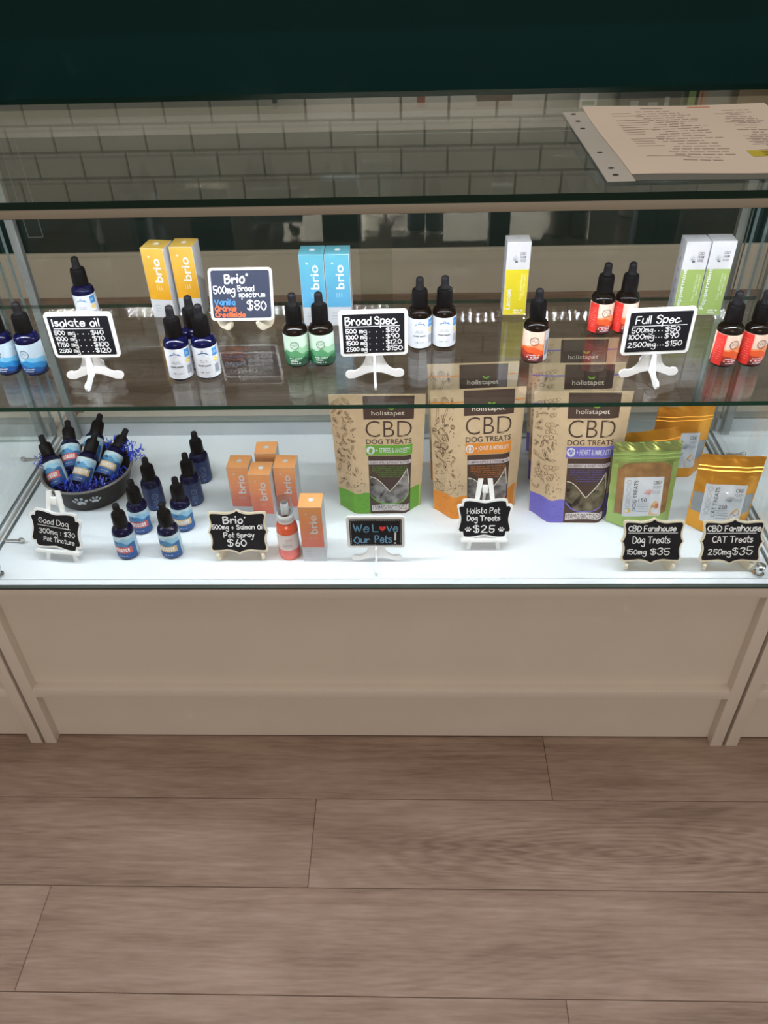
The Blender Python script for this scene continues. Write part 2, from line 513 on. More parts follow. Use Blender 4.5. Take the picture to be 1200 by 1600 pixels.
for st, en, val in plank_vals:
    for pi in range(st, en):
        for li in fl.data.polygons[pi].loop_indices: ca.data[li].color = (val, (val * 7.3) % 1, (val * 3.1) % 1, 1)

# back wall: dark teal below, tiles above, baseboard and a shallow ledge
wm = MB(); wm.box(-3.6, 3.6, WALL_Y + 0.004, WALL_Y + 0.12, 0, 3.0, M_TEAL)
wm.box(-3.6, 3.6, WALL_Y + 0.002, WALL_Y + 0.004, 1.2405, 2.4, M_GROUT)
TW, TH = 0.1555, 0.0845
for r in range(-1, 12):
    z0 = 1.325 + TH * r; z1 = z0 + TH; g = 0.0016
    o0 = (-0.042 if r % 2 == 0 else 0.0355) - 23 * TW
    for i in range(46):
        a, b_ = o0 + i * TW, o0 + (i + 1) * TW
        if a < -3.55 or b_ > 3.55: continue
        yb, yf, e = WALL_Y + 0.002, WALL_Y - 0.004, 0.003
        wm.add([(a + g, yb, z0 + g), (b_ - g, yb, z0 + g), (b_ - g, yb, z1 - g), (a + g, yb, z1 - g),
                (a + g + e, yf, z0 + g + e), (b_ - g - e, yf, z0 + g + e), (b_ - g - e, yf, z1 - g - e), (a + g + e, yf, z1 - g - e)],
               [(4, 5, 6, 7), (0, 1, 5, 4), (1, 2, 6, 5), (2, 3, 7, 6), (3, 0, 4, 7)], M_TILE)
struct(wm.build('wall_back'))
bm_ = MB(); bm_.box(-3.6, 3.6, WALL_Y - 0.012, WALL_Y + 0.004, 0, 0.152, M_BASEB)
bm_.box(-3.6, 3.6, WALL_Y - 0.009, WALL_Y + 0.004, 0.152, 0.168, M_BASEB, bev=0.003)
struct(bm_.build('baseboard_back'))
tm = MB(); tm.box(-3.6, 3.6, WALL_Y - 0.11, WALL_Y + 0.004, 1.222, 1.240, M_TEAL, bev=0.002)
struct(tm.build('trim_1'))

# ================================================================== THE SHOWCASE
def flat_fn(y):                                  # art on a plane facing -y
    return lambda u, v, k=1: (u, y - 0.00012 * k, v)

def make_case(name, label):
    t = thing(name, label, 'display case', (0, 0, 0))
    # --- lower cabinet with framed front
    b = MB()
    b.box(-HW + 0.002, HW - 0.002, 0.017, 0.51, 0.004, 0.372, M_CAB)
    b.box(-HW + 0.03, HW - 0.03, 0.06, 0.50, 0.0, 0.004, M_CAB)
    b.build('cabinet_body', t)
    for s_ in (-1, 1):
        q = MB(); x0, x1 = sorted((s_ * HW, s_ * (HW - 0.021)))
        q.box(x0, x1, 0.0, 0.05, 0.0, 0.3705, M_CAB, bev=0.0015); q.build('stile', t)
    q = MB(); q.box(-HW, HW, 0.0, 0.51, 0.3705, HB - 0.0025, M_CAB, bev=0.0012); q.build('upper_rail', t)
    q = MB(); q.box(-HW + 0.0205, HW - 0.0205, 0.0005, 0.02, 0.130, 0.151, M_CAB, bev=0.0012); q.build('middle_rail', t)
    # --- deck
    q = MB(); q.box(-HW + 0.0005, HW - 0.0005, 0.0195, 0.419, HB - 0.004, HB, M_DECK); q.build('deck', t)
    q = MB(); q.box(-HW + 0.0005, HW - 0.0005, 0.0075, 0.0185, HB - 0.004, HB, M_DECK); q.build('deck_shadowline_strip', t)  # front strip of the deck; the gap behind it draws the shelf's shadow edge
    q = MB(); q.box(-HW + 0.001, HW - 0.001, -0.0005, 0.0072, HB - 0.0026, HB - 0.0002, M_DARK); q.build('pane_gasket', t)
    q = MB(); q.box(-HW + 0.016, HW - 0.016, 0.4192, 0.447, HB - 0.004, HB + 0.026, M_TRACK, bev=0.0015)
    q.box(-HW + 0.016, HW - 0.016, 0.4495, 0.505, HB - 0.004, HB + 0.004, M_CAB)
    q.build('door_track', t)
    # --- glass
    g = MB(); e = {'left': GEDGE_PALE, 'right': GEDGE_PALE, 'top': GEDGE_PALE, 'bottom': GEDGE_PALE}
    g.box(-HW + 0.001, HW - 0.001, 0.0, 0.006, HB, 0.943, GLASS, faces=e); g.build('front_pane', t)
    for s_ in (-1, 1):
        g = MB(); x0, x1 = sorted((s_ * 0.6005, s_ * 0.6055))
        g.box(x0, x1, 0.007, 0.418, HB, 0.943, GLASS, faces={'front': GEDGE_PALE, 'back': GEDGE_PALE, 'top': GEDGE_PALE, 'bottom': GEDGE_PALE})
        p = g.build('side_pane', t)
        # dark seams where the pane meets the deck, chrome clips
        c = MB()
        c.box(min(abs(x0), abs(x1)) * s_ - 0.0008, min(abs(x0), abs(x1)) * s_ + 0.0008, 0.007, 0.418, HB, HB + 0.0010, mat('pane_seam', S(96, 98, 100), 0.5))
        c.build('seam', p)
        for (yy, ln) in ((0.105, 0.028), (0.335, 0.028)):
            c = MB(); xi = s_ * 0.6005
            c.tube([(xi, yy, HB + 0.006), (xi - s_ * ln, yy, HB + 0.006)], 0.0013, M_CHROME, 8)
            c.sphere((xi - s_ * (ln + 0.002), yy, HB + 0.006), 0.0042, M_CHROME, 12, (1.4, 1, 0.9))
            c.build('glass_clip', p)
        c = MB()
        c.lathe([(0.0085, 0), (0.0085, 0.003), (0.005, 0.004), (0.005, 0.010), (0.0075, 0.013), (0.0075, 0.018), (0.003, 0.0205)], M_CHROME, 18, s_ * 0.578, 0.028, HB)
        c.build('corner_stud', p)
    edges = {'front': GEDGE, 'back': GEDGE, 'left': GEDGE, 'right': GEDGE}
    g = MB(); g.box(-0.5925, 0.5925, 0.0075, 0.319, HS - 0.006, HS, GLASS_SHELF, faces={'front': GEDGE, 'back': GEDGE_DARK}); g.build('shelf', t)
    ed = {k: GEDGE_DARK for k in ('front', 'back', 'left', 'right')}
    g = MB(); g.box(-HW, HW, -0.001, 0.5116, HT - 0.004, HT + 0.004, GLASS_TOP, faces=ed); g.build('top_pane', t)
    for (x0, x1, y0) in ((-0.588, 0.030, 0.4220), (-0.022, 0.588, 0.3995)):
        g = MB(); g.box(x0, x1, y0, y0 + 0.005, HB + (0.0262 if x0 < -0.5 else 0.0006), 0.9265, GLASS_DOOR, faces={k: GEDGE_PALE for k in ('left', 'right', 'top', 'bottom')})
        g.build('sliding_door', t)
    # --- frame
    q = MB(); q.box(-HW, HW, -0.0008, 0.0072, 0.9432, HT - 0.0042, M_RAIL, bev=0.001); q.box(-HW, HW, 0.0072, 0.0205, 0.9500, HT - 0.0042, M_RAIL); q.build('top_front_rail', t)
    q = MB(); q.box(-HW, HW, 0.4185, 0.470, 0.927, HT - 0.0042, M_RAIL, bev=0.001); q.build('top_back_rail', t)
    for s_ in (-1, 1):
        q = MB(); x0, x1 = sorted((s_ * 0.572, s_ * 0.586))
        q.box(x0, x1, 0.4055, 0.4175, HB + 0.0005, 0.943, M_POST, bev=0.001); q.build('corner_post', t)
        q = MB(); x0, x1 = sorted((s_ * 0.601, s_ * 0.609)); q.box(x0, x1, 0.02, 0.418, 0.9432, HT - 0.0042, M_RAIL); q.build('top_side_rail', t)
    q = MB(); q.box(-0.556, -0.532, 0.4085, 0.4115, 0.780, 0.9265, GLASS, faces={k: GEDGE_PALE for k in ('left', 'right', 'bottom')}); q.build('clear_bracket', t)
    # --- LED tape behind the front rail
    l = MB(); led = mat('led_diode', (0.90, 0.94, 1.0, 1), emit=LED_STRENGTH)
    l.box(-0.59, 0.59, 0.0085, 0.0190, 0.9490, 0.9499, M_WHITE)
    n = 70; y0 = 0.0138; z0 = 0.9472; h = 0.0025; hy = 0.0041; hz = 0.0008
    for i in range(n):
        x = -0.58 + 1.16 * i / (n - 1)
        l.add([(x - h, y0 - hy, z0 - hz), (x - h, y0 + hy, z0 + hz), (x + h, y0 + hy, z0 + hz), (x + h, y0 - hy, z0 - hz)], [(0, 1, 2, 3)], led)
        l.box(x - h, x + h, y0 - hy, y0 + hy, z0 + hz + 0.0001, 0.9490, M_WHITE)
    l.build('led_strip', t)
    return t
case = make_case('display_case', 'glass and off-white display case in the middle, holding the bottles, boxes and pouches')
dup(case, (-2 * HW - 0.006, 0, 0), 0, 'neighbouring off-white display case cut off at the left frame edge')
dup(case, (2 * HW + 0.006, 0, 0), 0, 'neighbouring off-white display case cut off at the right frame edge')

# ================================================================== DROPPER BOTTLES
BR = 0.0165
def cyl_fn(R=BR, phi=0.0):
    def fn(u, v, k=1):
        a = u / R + phi; r = R + 0.00012 * k + 0.0001
        return (r * math.sin(a), -r * math.cos(a), v)
    return fn
def hillfn(base, amps):
    return lambda u: base + sum(a * math.sin(u * f + p) for a, f, p in amps)
L0, L1 = 0.0035, 0.0465
def squiggles(mb, fn, u0, u1, v, h, m, k=4, dens=1.0, seed=1):
    """a line of lettering too small to read: little upright marks"""
    r = random.Random(seed); u = u0
    while u < u1:
        w = r.uniform(0.0005, 0.0012)
        if r.random() < 0.85: mb.rect(u, min(u + w, u1), v, v + h * r.uniform(0.75, 1.0), fn, m, k)
        u += w + 0.0004
def art_wave(mb, fn):        # pale label, ring emblem, layers of blue waves
    cs = [C('wave_sky', 120, 196, 236), C('wave_blue', 40, 140, 205), C('wave_deep', 24, 86, 160), C('wave_navy', 18, 34, 84)]
    for i, (b, c) in enumerate(zip((0.024, 0.0195, 0.014, 0.0088), cs)):
        mb.band(-0.029, 0.029, lambda u: L0, hillfn(b, [(0.0035 - i * .0006, 110, 0.4 + i), (0.0012, 330, i * 2.0)]), fn, c, 2 + i, 26)
    mb.ring(0, 0.0325, 0.0056, 0.0007, fn, C('emblem_grey', 70, 84, 100), 2)
    mb.stroke([(-0.003, 0.0325), (-0.001, 0.0345), (0.001, 0.032), (0.003, 0.0335)], 0.0006, fn, C('emblem_grey', 70, 84, 100), 2)
    squiggles(mb, fn, -0.007, 0.008, 0.0105, 0.0016, M_INK, 7, seed=3)
    squiggles(mb, fn, -0.005, 0.006, 0.0075, 0.0012, M_INK, 7, seed=4)
def art_mountain(mb, fn):    # white label, blue peaks, grey text, coloured side panel
    c = C('peak_blue', 52, 140, 205); dk = C('text_dark', 60, 66, 78); gr = C('text_grey', 150, 158, 170)
    mb.poly([(-0.008, 0.036), (-0.0045, 0.0395), (-0.003, 0.0385), (0, 0.0435), (0.0028, 0.039), (0.0045, 0.0405), (0.008, 0.036)], fn, c, 2)
    mb.poly([(-0.0015, 0.0395), (0, 0.0425), (0.0016, 0.0395), (0.0003, 0.0402)], fn, M_LAB_WHITE, 3)
    mb.disc(0, 0.0375, 0.0012, 0.0012, fn, M_LAB_WHITE, 3)
    squiggles(mb, fn, -0.005, 0.005, 0.0285, 0.0012, gr, 2, seed=5)
    squiggles(mb, fn, -0.006, 0.006, 0.0262, 0.0012, gr, 2, seed=6)
    squiggles(mb, fn, -0.0085, 0.0085, 0.0205, 0.0022, dk, 2, seed=7)
    squiggles(mb, fn, -0.0075, -0.002, 0.011, 0.002, dk, 2, seed=8)
    squiggles(mb, fn, 0.0, 0.007, 0.0113, 0.001, gr, 2, seed=9)
    mb.rect(0.013, 0.0215, 0.0335, 0.0445, fn, c, 2, 4)
    mb.text('CBD', 0.0165, 0.039, 0.005, 0.0035, fn, M_LAB_WHITE, 3)
    mb.disc(0.0165, 0.0285, 0.0032, 0.0032, fn, C('dot_yellow', 232, 205, 90), 2)
    for i in range(9): mb.rect(0.0135 + i * 0.0008, 0.0139 + i * 0.0008, 0.0095, 0.0215, fn, gr, 2)
def art_green(mb, fn):
    cs = [C('hill_mint', 150, 196, 160), C('hill_leaf', 84, 150, 104), C('hill_green', 44, 112, 72), C('hill_dark', 24, 70, 48)]
    for i, (b, c) in enumerate(zip((0.0275, 0.0225, 0.0165, 0.0105), cs)):
        mb.band(-0.029, 0.029, lambda u: L0, hillfn(b, [(0.003, 140, 2.0 * i), (0.0016, 420, i)]), fn, c, 2 + i, 28)
    mb.ring(0, 0.0335, 0.0052, 0.0008, fn, C('emblem_green', 70, 110, 88), 7)
    mb.stroke([(-0.0028, 0.0342), (-0.0005, 0.0325), (0.0002, 0.0345), (0.0028, 0.033)], 0.0006, fn, C('emblem_green', 70, 110, 88), 7)
    squiggles(mb, fn, -0.008, 0.008, 0.0135, 0.0016, M_INK, 7, seed=11)
    squiggles(mb, fn, -0.007, 0.003, 0.0098, 0.0022, M_INK, 7, seed=12)
    squiggles(mb, fn, -0.007, 0.006, 0.0065, 0.0018, M_INK, 7, seed=13)
def art_orange(mb, fn):
    cs = [C('wave_peach', 240, 150, 100), C('wave_orange', 228, 92, 44), C('wave_red', 170, 48, 34), C('wave_maroon', 84, 26, 26)]
    for i, (b, c) in enumerate(zip((0.0265, 0.0215, 0.0155, 0.0105), cs)):
        mb.band(-0.029, 0.029, lambda u: L0, hillfn(b, [(0.0032, 120, 0.9 + 1.3 * i), (0.0009, 380, i)]), fn, c, 2 + i, 26)
    mb.ring(0, 0.0335, 0.0056, 0.0009, fn, C('emblem_brown', 96, 86, 90), 7)
    mb.stroke([(-0.0032, 0.0325), (-0.0008, 0.0355), (0.001, 0.032), (0.0034, 0.0345)], 0.0007, fn, C('emblem_brown', 96, 86, 90), 7)
    squiggles(mb, fn, -0.0075, 0.0075, 0.0125, 0.0014, M_INK, 7, seed=14)
    squiggles(mb, fn, -0.0085, 0.0085, 0.0092, 0.0021, M_INK, 7, seed=15)
    squiggles(mb, fn, -0.006, 0.006, 0.0062, 0.0014, M_INK, 7, seed=16)
def art_orange_barcode(mb, fn):
    art_orange(mb, fn)
    mb.rect(0.0135, 0.024, L0, L1, fn, C('panel_grey', 190, 190, 196), 8, 5)
    for i in range(8): mb.rect(0.0148 + i * 0.0009, 0.0152 + i * 0.0009, 0.012, 0.034, fn, C('text_dark', 60, 66, 78), 9)
def art_orange_red(mb, fn):
    art_orange(mb, fn)
    mb.rect(-0.026, -0.0115, L0, L1, fn, C('panel_red', 226, 50, 42), 8, 6)
    for i in range(9): squiggles(mb, fn, -0.024, -0.014, 0.012 + i * 0.0033, 0.001, C('panel_red_text', 240, 140, 130), 9, seed=20 + i)
def pet_art(band):
    def art(mb, fn):
        cs = [C('pet_sky', 150, 200, 228), C('pet_blue', 70, 140, 190), C('pet_mid', 44, 100, 160)]
        mb.rect(-0.029, 0.022, L0, L1, fn, C('pet_pale', 196, 220, 232), 2, 20)
        for i, (b, c) in enumerate(zip((0.0395, 0.0345, 0.0295), cs)):
            mb.band(-0.029, 0.022, lambda u: L0, hillfn(b, [(0.0028, 150, 0.5 + i * 2), (0.0012, 420, i)]), fn, c, 3 + i, 26)
        mb.poly([(-0.009, 0.033), (-0.0075, 0.0385), (-0.006, 0.0355), (-0.0045, 0.033)], fn, C('pet_peak', 24, 50, 96), 7)
        mb.rect(-0.0150, 0.0150, 0.0150, 0.0270, fn, band, 7, 12)
        r = random.Random(5); u = -0.012
        for i in range(7):                       # white block lettering across the band
            mb.rect(u, u + 0.0024, 0.0175, 0.0248, fn, M_INK, 8)
            mb.rect(u + 0.0008, u + 0.0016, 0.0175 + (0.0035 if i % 2 else 0.0014), 0.0212 + (0.002 if i % 3 else 0), fn, band, 9)
            u += 0.0034
        mb.rect(-0.029, 0.022, L0, 0.013, fn, C('pet_deep', 36, 84, 148), 7, 20)
        squiggles(mb, fn, -0.006, 0.006, 0.0085, 0.0012, M_INK, 8, seed=30)
    return art
def art_petback(mb, fn):
    mb.rect(-0.029, 0.029, L0, L1, fn, C('petback_navy', 30, 48, 92), 2, 22)
    mb.rect(-0.029, 0.029, L0, 0.013, fn, C('petback_blue', 40, 66, 116), 3, 22)
    e = C('petback_line', 130, 150, 190)
    mb.ring(0.004, 0.031, 0.0048, 0.0007, fn, e, 4)
    mb.stroke([(0.002, 0.0305), (0.004, 0.033), (0.0062, 0.031)], 0.0006, fn, e, 4)
    for i in range(4): squiggles(mb, fn, -0.001, 0.009, 0.0215 - 0.0026 * i, 0.001, e, 4, seed=40 + i)
    mb.disc(0.004, 0.0085, 0.0022, 0.0022, fn, C('petback_grey', 100, 112, 140), 4)

_mesh_cache = {}
def shared(name, key, builder, parent):
    if key not in _mesh_cache:
        o = builder().build(name, parent, sharp=40); _mesh_cache[key] = o.data
        return o
    o = bpy.data.objects.new(name, _mesh_cache[key]); COL.objects.link(o); o.parent = parent
    return o
def b_glass(m):
    def f():
        b = MB()
        b.lathe([(0.001, 0.0012), (0.012, 0.0004), (0.0148, 0), (BR - 0.0004, 0.0016), (BR, 0.0032), (BR, 0.049), (0.0160, 0.0522), (0.0143, 0.0552), (0.0115, 0.0575), (0.0095, 0.0588), (0.0092, 0.0600)], m, 32)
        return b
    return f
def b_cap():
    b = MB(); n = 40
    prof = [(0.0108, 0.0595), (0.0110, 0.0602), (0.0105, 0.0800), (0.0098, 0.0826), (0.0062, 0.0832)]
    vs = []
    for (r, z) in prof:
        for i in range(n):
            rr = r + (0.00028 if i % 2 else -0.00012) * (1 if 0.06 < z < 0.081 else 0)
            vs.append((rr * math.cos(2 * PI * i / n), rr * math.sin(2 * PI * i / n), z))
    fs = [(j * n + i, j * n + (i + 1) % n, (j + 1) * n + (i + 1) % n, (j + 1) * n + i) for j in range(len(prof) - 1) for i in range(n)]
    fs.append(tuple(range(n - 1, -1, -1)))
    b.add(vs, fs, M_BLACK, True)
    return b
def b_bulb():
    b = MB()
    b.lathe([(0.0064, 0.0826), (0.0066, 0.0838), (0.0058, 0.0855), (0.0053, 0.092), (0.0054, 0.0955), (0.0048, 0.0983), (0.0030, 0.0997), (0.0003, 0.1002)], M_BULB, 20)
    return b
M_BULB = mat('black_rubber', (0.008, 0.008, 0.010, 1), 0.55, spec=0.15)
def b_label(art, base, ang):
    def f():
        b = MB(); fn = cyl_fn(phi=math.radians(ang)); bk = cyl_fn()
        b.lathe([(BR + 0.0001, L0), (BR + 0.0001, L1)], base, 48)
        art(b, fn)
        return b
    return f
def bottle(kind, glass, art, base, loc, label, group, rz=0.0, ang=0.0):
    t = thing('dropper_bottle', label, 'bottle', loc, rz, group)
    shared('glass_body', ('g', glass.name), b_glass(glass), t)
    shared('paper_label', ('l', kind, ang), b_label(art, base, ang), t)
    shared('screw_cap', 'cap', b_cap, t)
    shared('dropper_bulb', 'bulb', b_bulb, t)
    return t
PALE = C('label_pale_blue', 196, 216, 232); MINT = C('label_mint', 198, 220, 204); PEACH = C('label_peach', 240, 208, 190)
NAVY = C('petback_navy', 30, 48, 92)
G_SH = 'dropper bottles on the glass shelf'; G_DK = 'dropper bottles standing on the white deck'; G_BW = 'dropper bottles inside the pet bowl'
bottle('wave', M_BLUEGLASS, art_wave, PALE, (-0.490, 0.106, HS), 'blue dropper bottle with blue wave label, cut off at the left frame edge', G_SH, 0, -8)
bottle('wave', M_BLUEGLASS, art_wave, PALE, (-0.452, 0.104, HS), 'blue dropper bottle with wave label, just left of the isolate oil sign', G_SH, 0, -8)
bottle('mount', M_BLUEGLASS, art_mountain, M_LAB_WHITE, (-0.426, 0.259, HS), 'blue dropper bottle standing alone behind the isolate oil sign', G_SH, 0, 0)
bottle('mount', M_BLUEGLASS, art_mountain, M_LAB_WHITE, (-0.248, 0.087, HS), 'front left bottle of the white mountain label trio before the yellow boxes', G_SH, 0, 0)
bottle('mount', M_BLUEGLASS, art_mountain, M_LAB_WHITE, (-0.212, 0.090, HS), 'front right bottle of the white mountain label trio before the yellow boxes', G_SH, 0, 0)
bottle('mount', M_BLUEGLASS, art_mountain, M_LAB_WHITE, (-0.2305, 0.1165, HS), 'rear bottle half hidden behind the mountain label pair below the yellow boxes', G_SH, 0, 0)
bottle('green', M_AMBER, art_green, MINT, (-0.0955, 0.121, HS), 'left one of two dark bottles with green hill labels', G_SH, 0, 0)
bottle('green', M_AMBER, art_green, MINT, (-0.061, 0.123, HS), 'right one of two dark bottles with green hill labels, beside the broad spec sign', G_SH, 0, 0)
bottle('mount', M_AMBER, art_mountain, M_LAB_WHITE, (0.0715, 0.168, HS), 'dark amber bottle with white mountain label, right beside the broad spec sign', G_SH, 0, 0)
bottle('mount', M_AMBER, art_mountain, M_LAB_WHITE, (0.1055, 0.171, HS), 'right one of two dark bottles with white mountain labels, left of the lemon carton', G_SH, 0, 0)
bottle('orangebar', M_AMBER, art_orange_barcode, PEACH, (0.2255, 0.125, HS), 'single dark bottle with peach and orange label, in front of the lemon yellow carton', G_SH, 0, -10)
bottle('orangered', M_AMBER, art_orange_red, PEACH, (0.3295, 0.208, HS), 'left red-sided bottle of the pair behind the full spec sign', G_SH, 0, 12)
bottle('orangered', M_AMBER, art_orange_red, PEACH, (0.3635, 0.209, HS), 'right red-sided bottle of the pair, partly hidden by the full spec sign', G_SH, 0, 12)
bottle('orangered', M_AMBER, art_orange_red, PEACH, (0.4745, 0.109, HS), 'left red-sided bottle of the pair below the peppermint cartons', G_SH, 0, 12)
bottle('orangered', M_AMBER, art_orange_red, PEACH, (0.510, 0.110, HS), 'red-sided orange label bottle farthest right on the shelf', G_SH, 0, 12)
PINK = C('pet_band_red', 214, 96, 92); TAN = C('pet_band_tan', 214, 180, 130)
bottle('petred', M_BLUEGLASS, pet_art(PINK), C('pet_pale', 196, 220, 232), (-0.388, 0.079, HB), 'front blue pet bottle with red band label, left column near the bowl', G_DK, 0, -6)
bottle('petred', M_BLUEGLASS, pet_art(PINK), C('pet_pale', 196, 220, 232), (-0.382, 0.140, HB), 'middle blue pet bottle with red band label, left column beside the bowl', G_DK, 0, 6)
bottle('petback', M_BLUEGLASS, art_petback, NAVY, (-0.375, 0.201, HB), 'rearmost navy-labelled bottle of the left column, right beside the bowl', G_DK, 0, 12)
bottle('pettan', M_BLUEGLASS, pet_art(TAN), C('pet_pale', 196, 220, 232), (-0.318, 0.081, HB), 'front blue pet bottle with tan band label, right column', G_DK, 0, -6)
bottle('pettan', M_BLUEGLASS, pet_art(TAN), C('pet_pale', 196, 220, 232), (-0.313, 0.146, HB), 'second blue pet bottle with tan band label, right column', G_DK, 0, 8)
bottle('petback', M_BLUEGLASS, art_petback, NAVY, (-0.312, 0.213, HB), 'third bottle of the right column, dark navy label', G_DK, 0, 12)
bottle('petback', M_BLUEGLASS, art_petback, NAVY, (-0.310, 0.277, HB), 'farthest back bottle of the right column, dark navy label', G_DK, 0, 12)

# ================================================================== PET BOWL WITH CRINKLE PAPER AND LEANING BOTTLES
BWL = (-0.496, 0.246, HB)
M_BOWL = mat('dark_brown_bowl', (0.015, 0.0135, 0.0135, 1), 0.4, spec=0.2)
bw = thing('pet_bowl', 'dark pet bowl with white paw prints holding bottles in blue shredded paper', 'bowl', BWL)
q = MB(); q.lathe([(0.001, 0.0006), (0.054, 0.0004), (0.0585, 0.0012), (0.0605, 0.004), (0.0685, 0.028), (0.0745, 0.047), (0.0735, 0.0495), (0.0715, 0.047), (0.064, 0.024), (0.056, 0.006), (0.001, 0.005)], M_BOWL, 56)
bo = q.build('bowl_body', bw)
q = MB(); q.lathe([(0.0744, 0.0465), (0.0765, 0.0480), (0.0770, 0.0500), (0.0755, 0.0515), (0.0730, 0.0505), (0.0728, 0.0480)], mat('grey_rim', S(120, 116, 112), 0.35), 56)
q.build('bowl_rim', bw)
def bowl_fn(phi):
    def fn(u, v, k=1):
        r = 0.0605 + (v - 0.004) * (0.008 / 0.024) + 0.0002 * k + 0.0004
        a = phi + u / 0.066
        return (r * math.sin(a), -r * math.cos(a), v)
    return fn
def paw(mb, fn, u, v, s, m, k=2, rot=0.0):
    ca, sa = math.cos(rot), math.sin(rot)
    def T(x, y): return (u + s * (x * ca - y * sa), v + s * (x * sa + y * ca))
    mb.poly([T(*p_) for p_ in ((-0.30, -0.38), (0, -0.28), (0.30, -0.38), (0.40, -0.18), (0.22, 0.06), (0.0, 0.16), (-0.22, 0.06), (-0.40, -0.18))], fn, m, k)
    for (x, y, a) in ((-0.48, 0.12, 0.4), (-0.18, 0.40, 0.15), (0.18, 0.40, -0.15), (0.48, 0.12, -0.4)):
        c = T(x, y); mb.disc(c[0], c[1], 0.13 * s, 0.19 * s, fn, m, k, 10, a + rot)
q = MB(); pw_m = mat('paw_print_white', S(200, 204, 210), 0.5)
paw(q, bowl_fn(math.radians(4)), 0.0, 0.026, 0.020, pw_m, 2, 0.05)
paw(q, bowl_fn(math.radians(24)), 0.0, 0.027, 0.015, pw_m, 2, -0.1)
q.build('paw_prints', bw)
# crinkle paper: hundreds of tangled shreds nobody could count
q = MB(); rg = random.Random(21); blues = [mat('crinkle_blue', (0.02, 0.07, 0.62, 1), 0.2), mat('crinkle_deep', (0.012, 0.02, 0.30, 1), 0.25)]
def shred(p0, ang, steps, m, stepl=0.006, w=0.0022, lift=0.0):
    P = []; x, y, z = p0
    for i in range(steps):
        P.append((x, y, z + (0.0028 if i % 2 else -0.0028)))
        ang += rg.uniform(-0.5, 0.5)
        x += stepl * math.cos(ang); y += stepl * math.sin(ang); z += lift + rg.uniform(-0.001, 0.001)
    vs = []; fs = []
    for i, a in enumerate(P):
        n = Vector((-math.sin(ang), math.cos(ang), rg.uniform(-0.4, 0.4))) * w / 2
        vs += [tuple(Vector(a) + n), tuple(Vector(a) - n)]
    for i in range(len(P) - 1): fs.append((2 * i, 2 * i + 1, 2 * i + 3, 2 * i + 2))
    q.add(vs, fs, m)
for i in range(330):
    a = rg.uniform(0, 2 * PI); r = math.sqrt(rg.random()) * 0.048
    zz = 0.010 + rg.random() * 0.022 + max(0, r - 0.03) * 0.8
    shred((r * math.cos(a), r * math.sin(a), zz), rg.uniform(0, 2 * PI), 5, blues[i % 2])
for (a, r, ln) in [(170, 0.070, 5), (175, 0.072, 6), (165, 0.070, 5), (180, 0.071, 5), (172, .073, 6), (55, 0.062, 6), (65, 0.058, 6), (60, 0.06, 7), (50, 0.06, 6), (70, .06, 7), (25, 0.070, 7), (20, 0.072, 8), (30, 0.07, 6), (15, .072, 6), (22, .074, 9), (45, .066, 7)]:
    for j in range(3):
        aa = math.radians(a + rg.uniform(-7, 7))
        shred((r * math.cos(aa), r * math.sin(aa), 0.050 + rg.uniform(0, 0.008)), aa + rg.uniform(-0.8, 0.8), ln, blues[0], 0.0045, 0.0018, 0.0012)
cr = q.build('shredded_paper', None, loc=BWL)
tag(cr, 'tangle of blue shredded crinkle paper filling the pet bowl', 'paper', kind='stuff')
def bowl_bottle(kind, band, base, vec, spin, label):
    t = bottle(kind, M_BLUEGLASS, pet_art(band), C('pet_pale', 196, 220, 232), base, label, G_BW, 0, 0)
    v = Vector(vec).normalized()
    q0 = Vector((0, 0, 1)).rotation_difference(v)
    t.rotation_mode = 'XYZ'
    t.rotation_euler = (q0.to_matrix() @ Matrix.Rotation(math.radians(spin), 3, 'Z')).to_euler()
    return t
bowl_bottle('petred', PINK, (-0.541, 0.226, HB + 0.021), (-0.040, 0.062, 0.066), -4, 'leftmost leaning bottle in the bowl, blue label with red band')
bowl_bottle('petred', PINK, (-0.530, 0.262, HB + 0.030), (-0.024, 0.080, 0.052), 6, 'leaning bottle at the back left of the bowl, label half hidden')
bowl_bottle('pettan', TAN, (-0.509, 0.226, HB + 0.026), (0.020, 0.078, 0.060), 2, 'front middle leaning bottle in the bowl, blue label with tan band')
bowl_bottle('pettan', TAN, (-0.505, 0.276, HB + 0.036), (0.004, 0.088, 0.046), 0, 'rear middle bottle in the bowl showing only its black cap and dropper')
bowl_bottle('pettan', TAN, (-0.474, 0.248, HB + 0.024), (0.028, 0.084, 0.048), 4, 'rightmost leaning bottle in the bowl, tan band label')

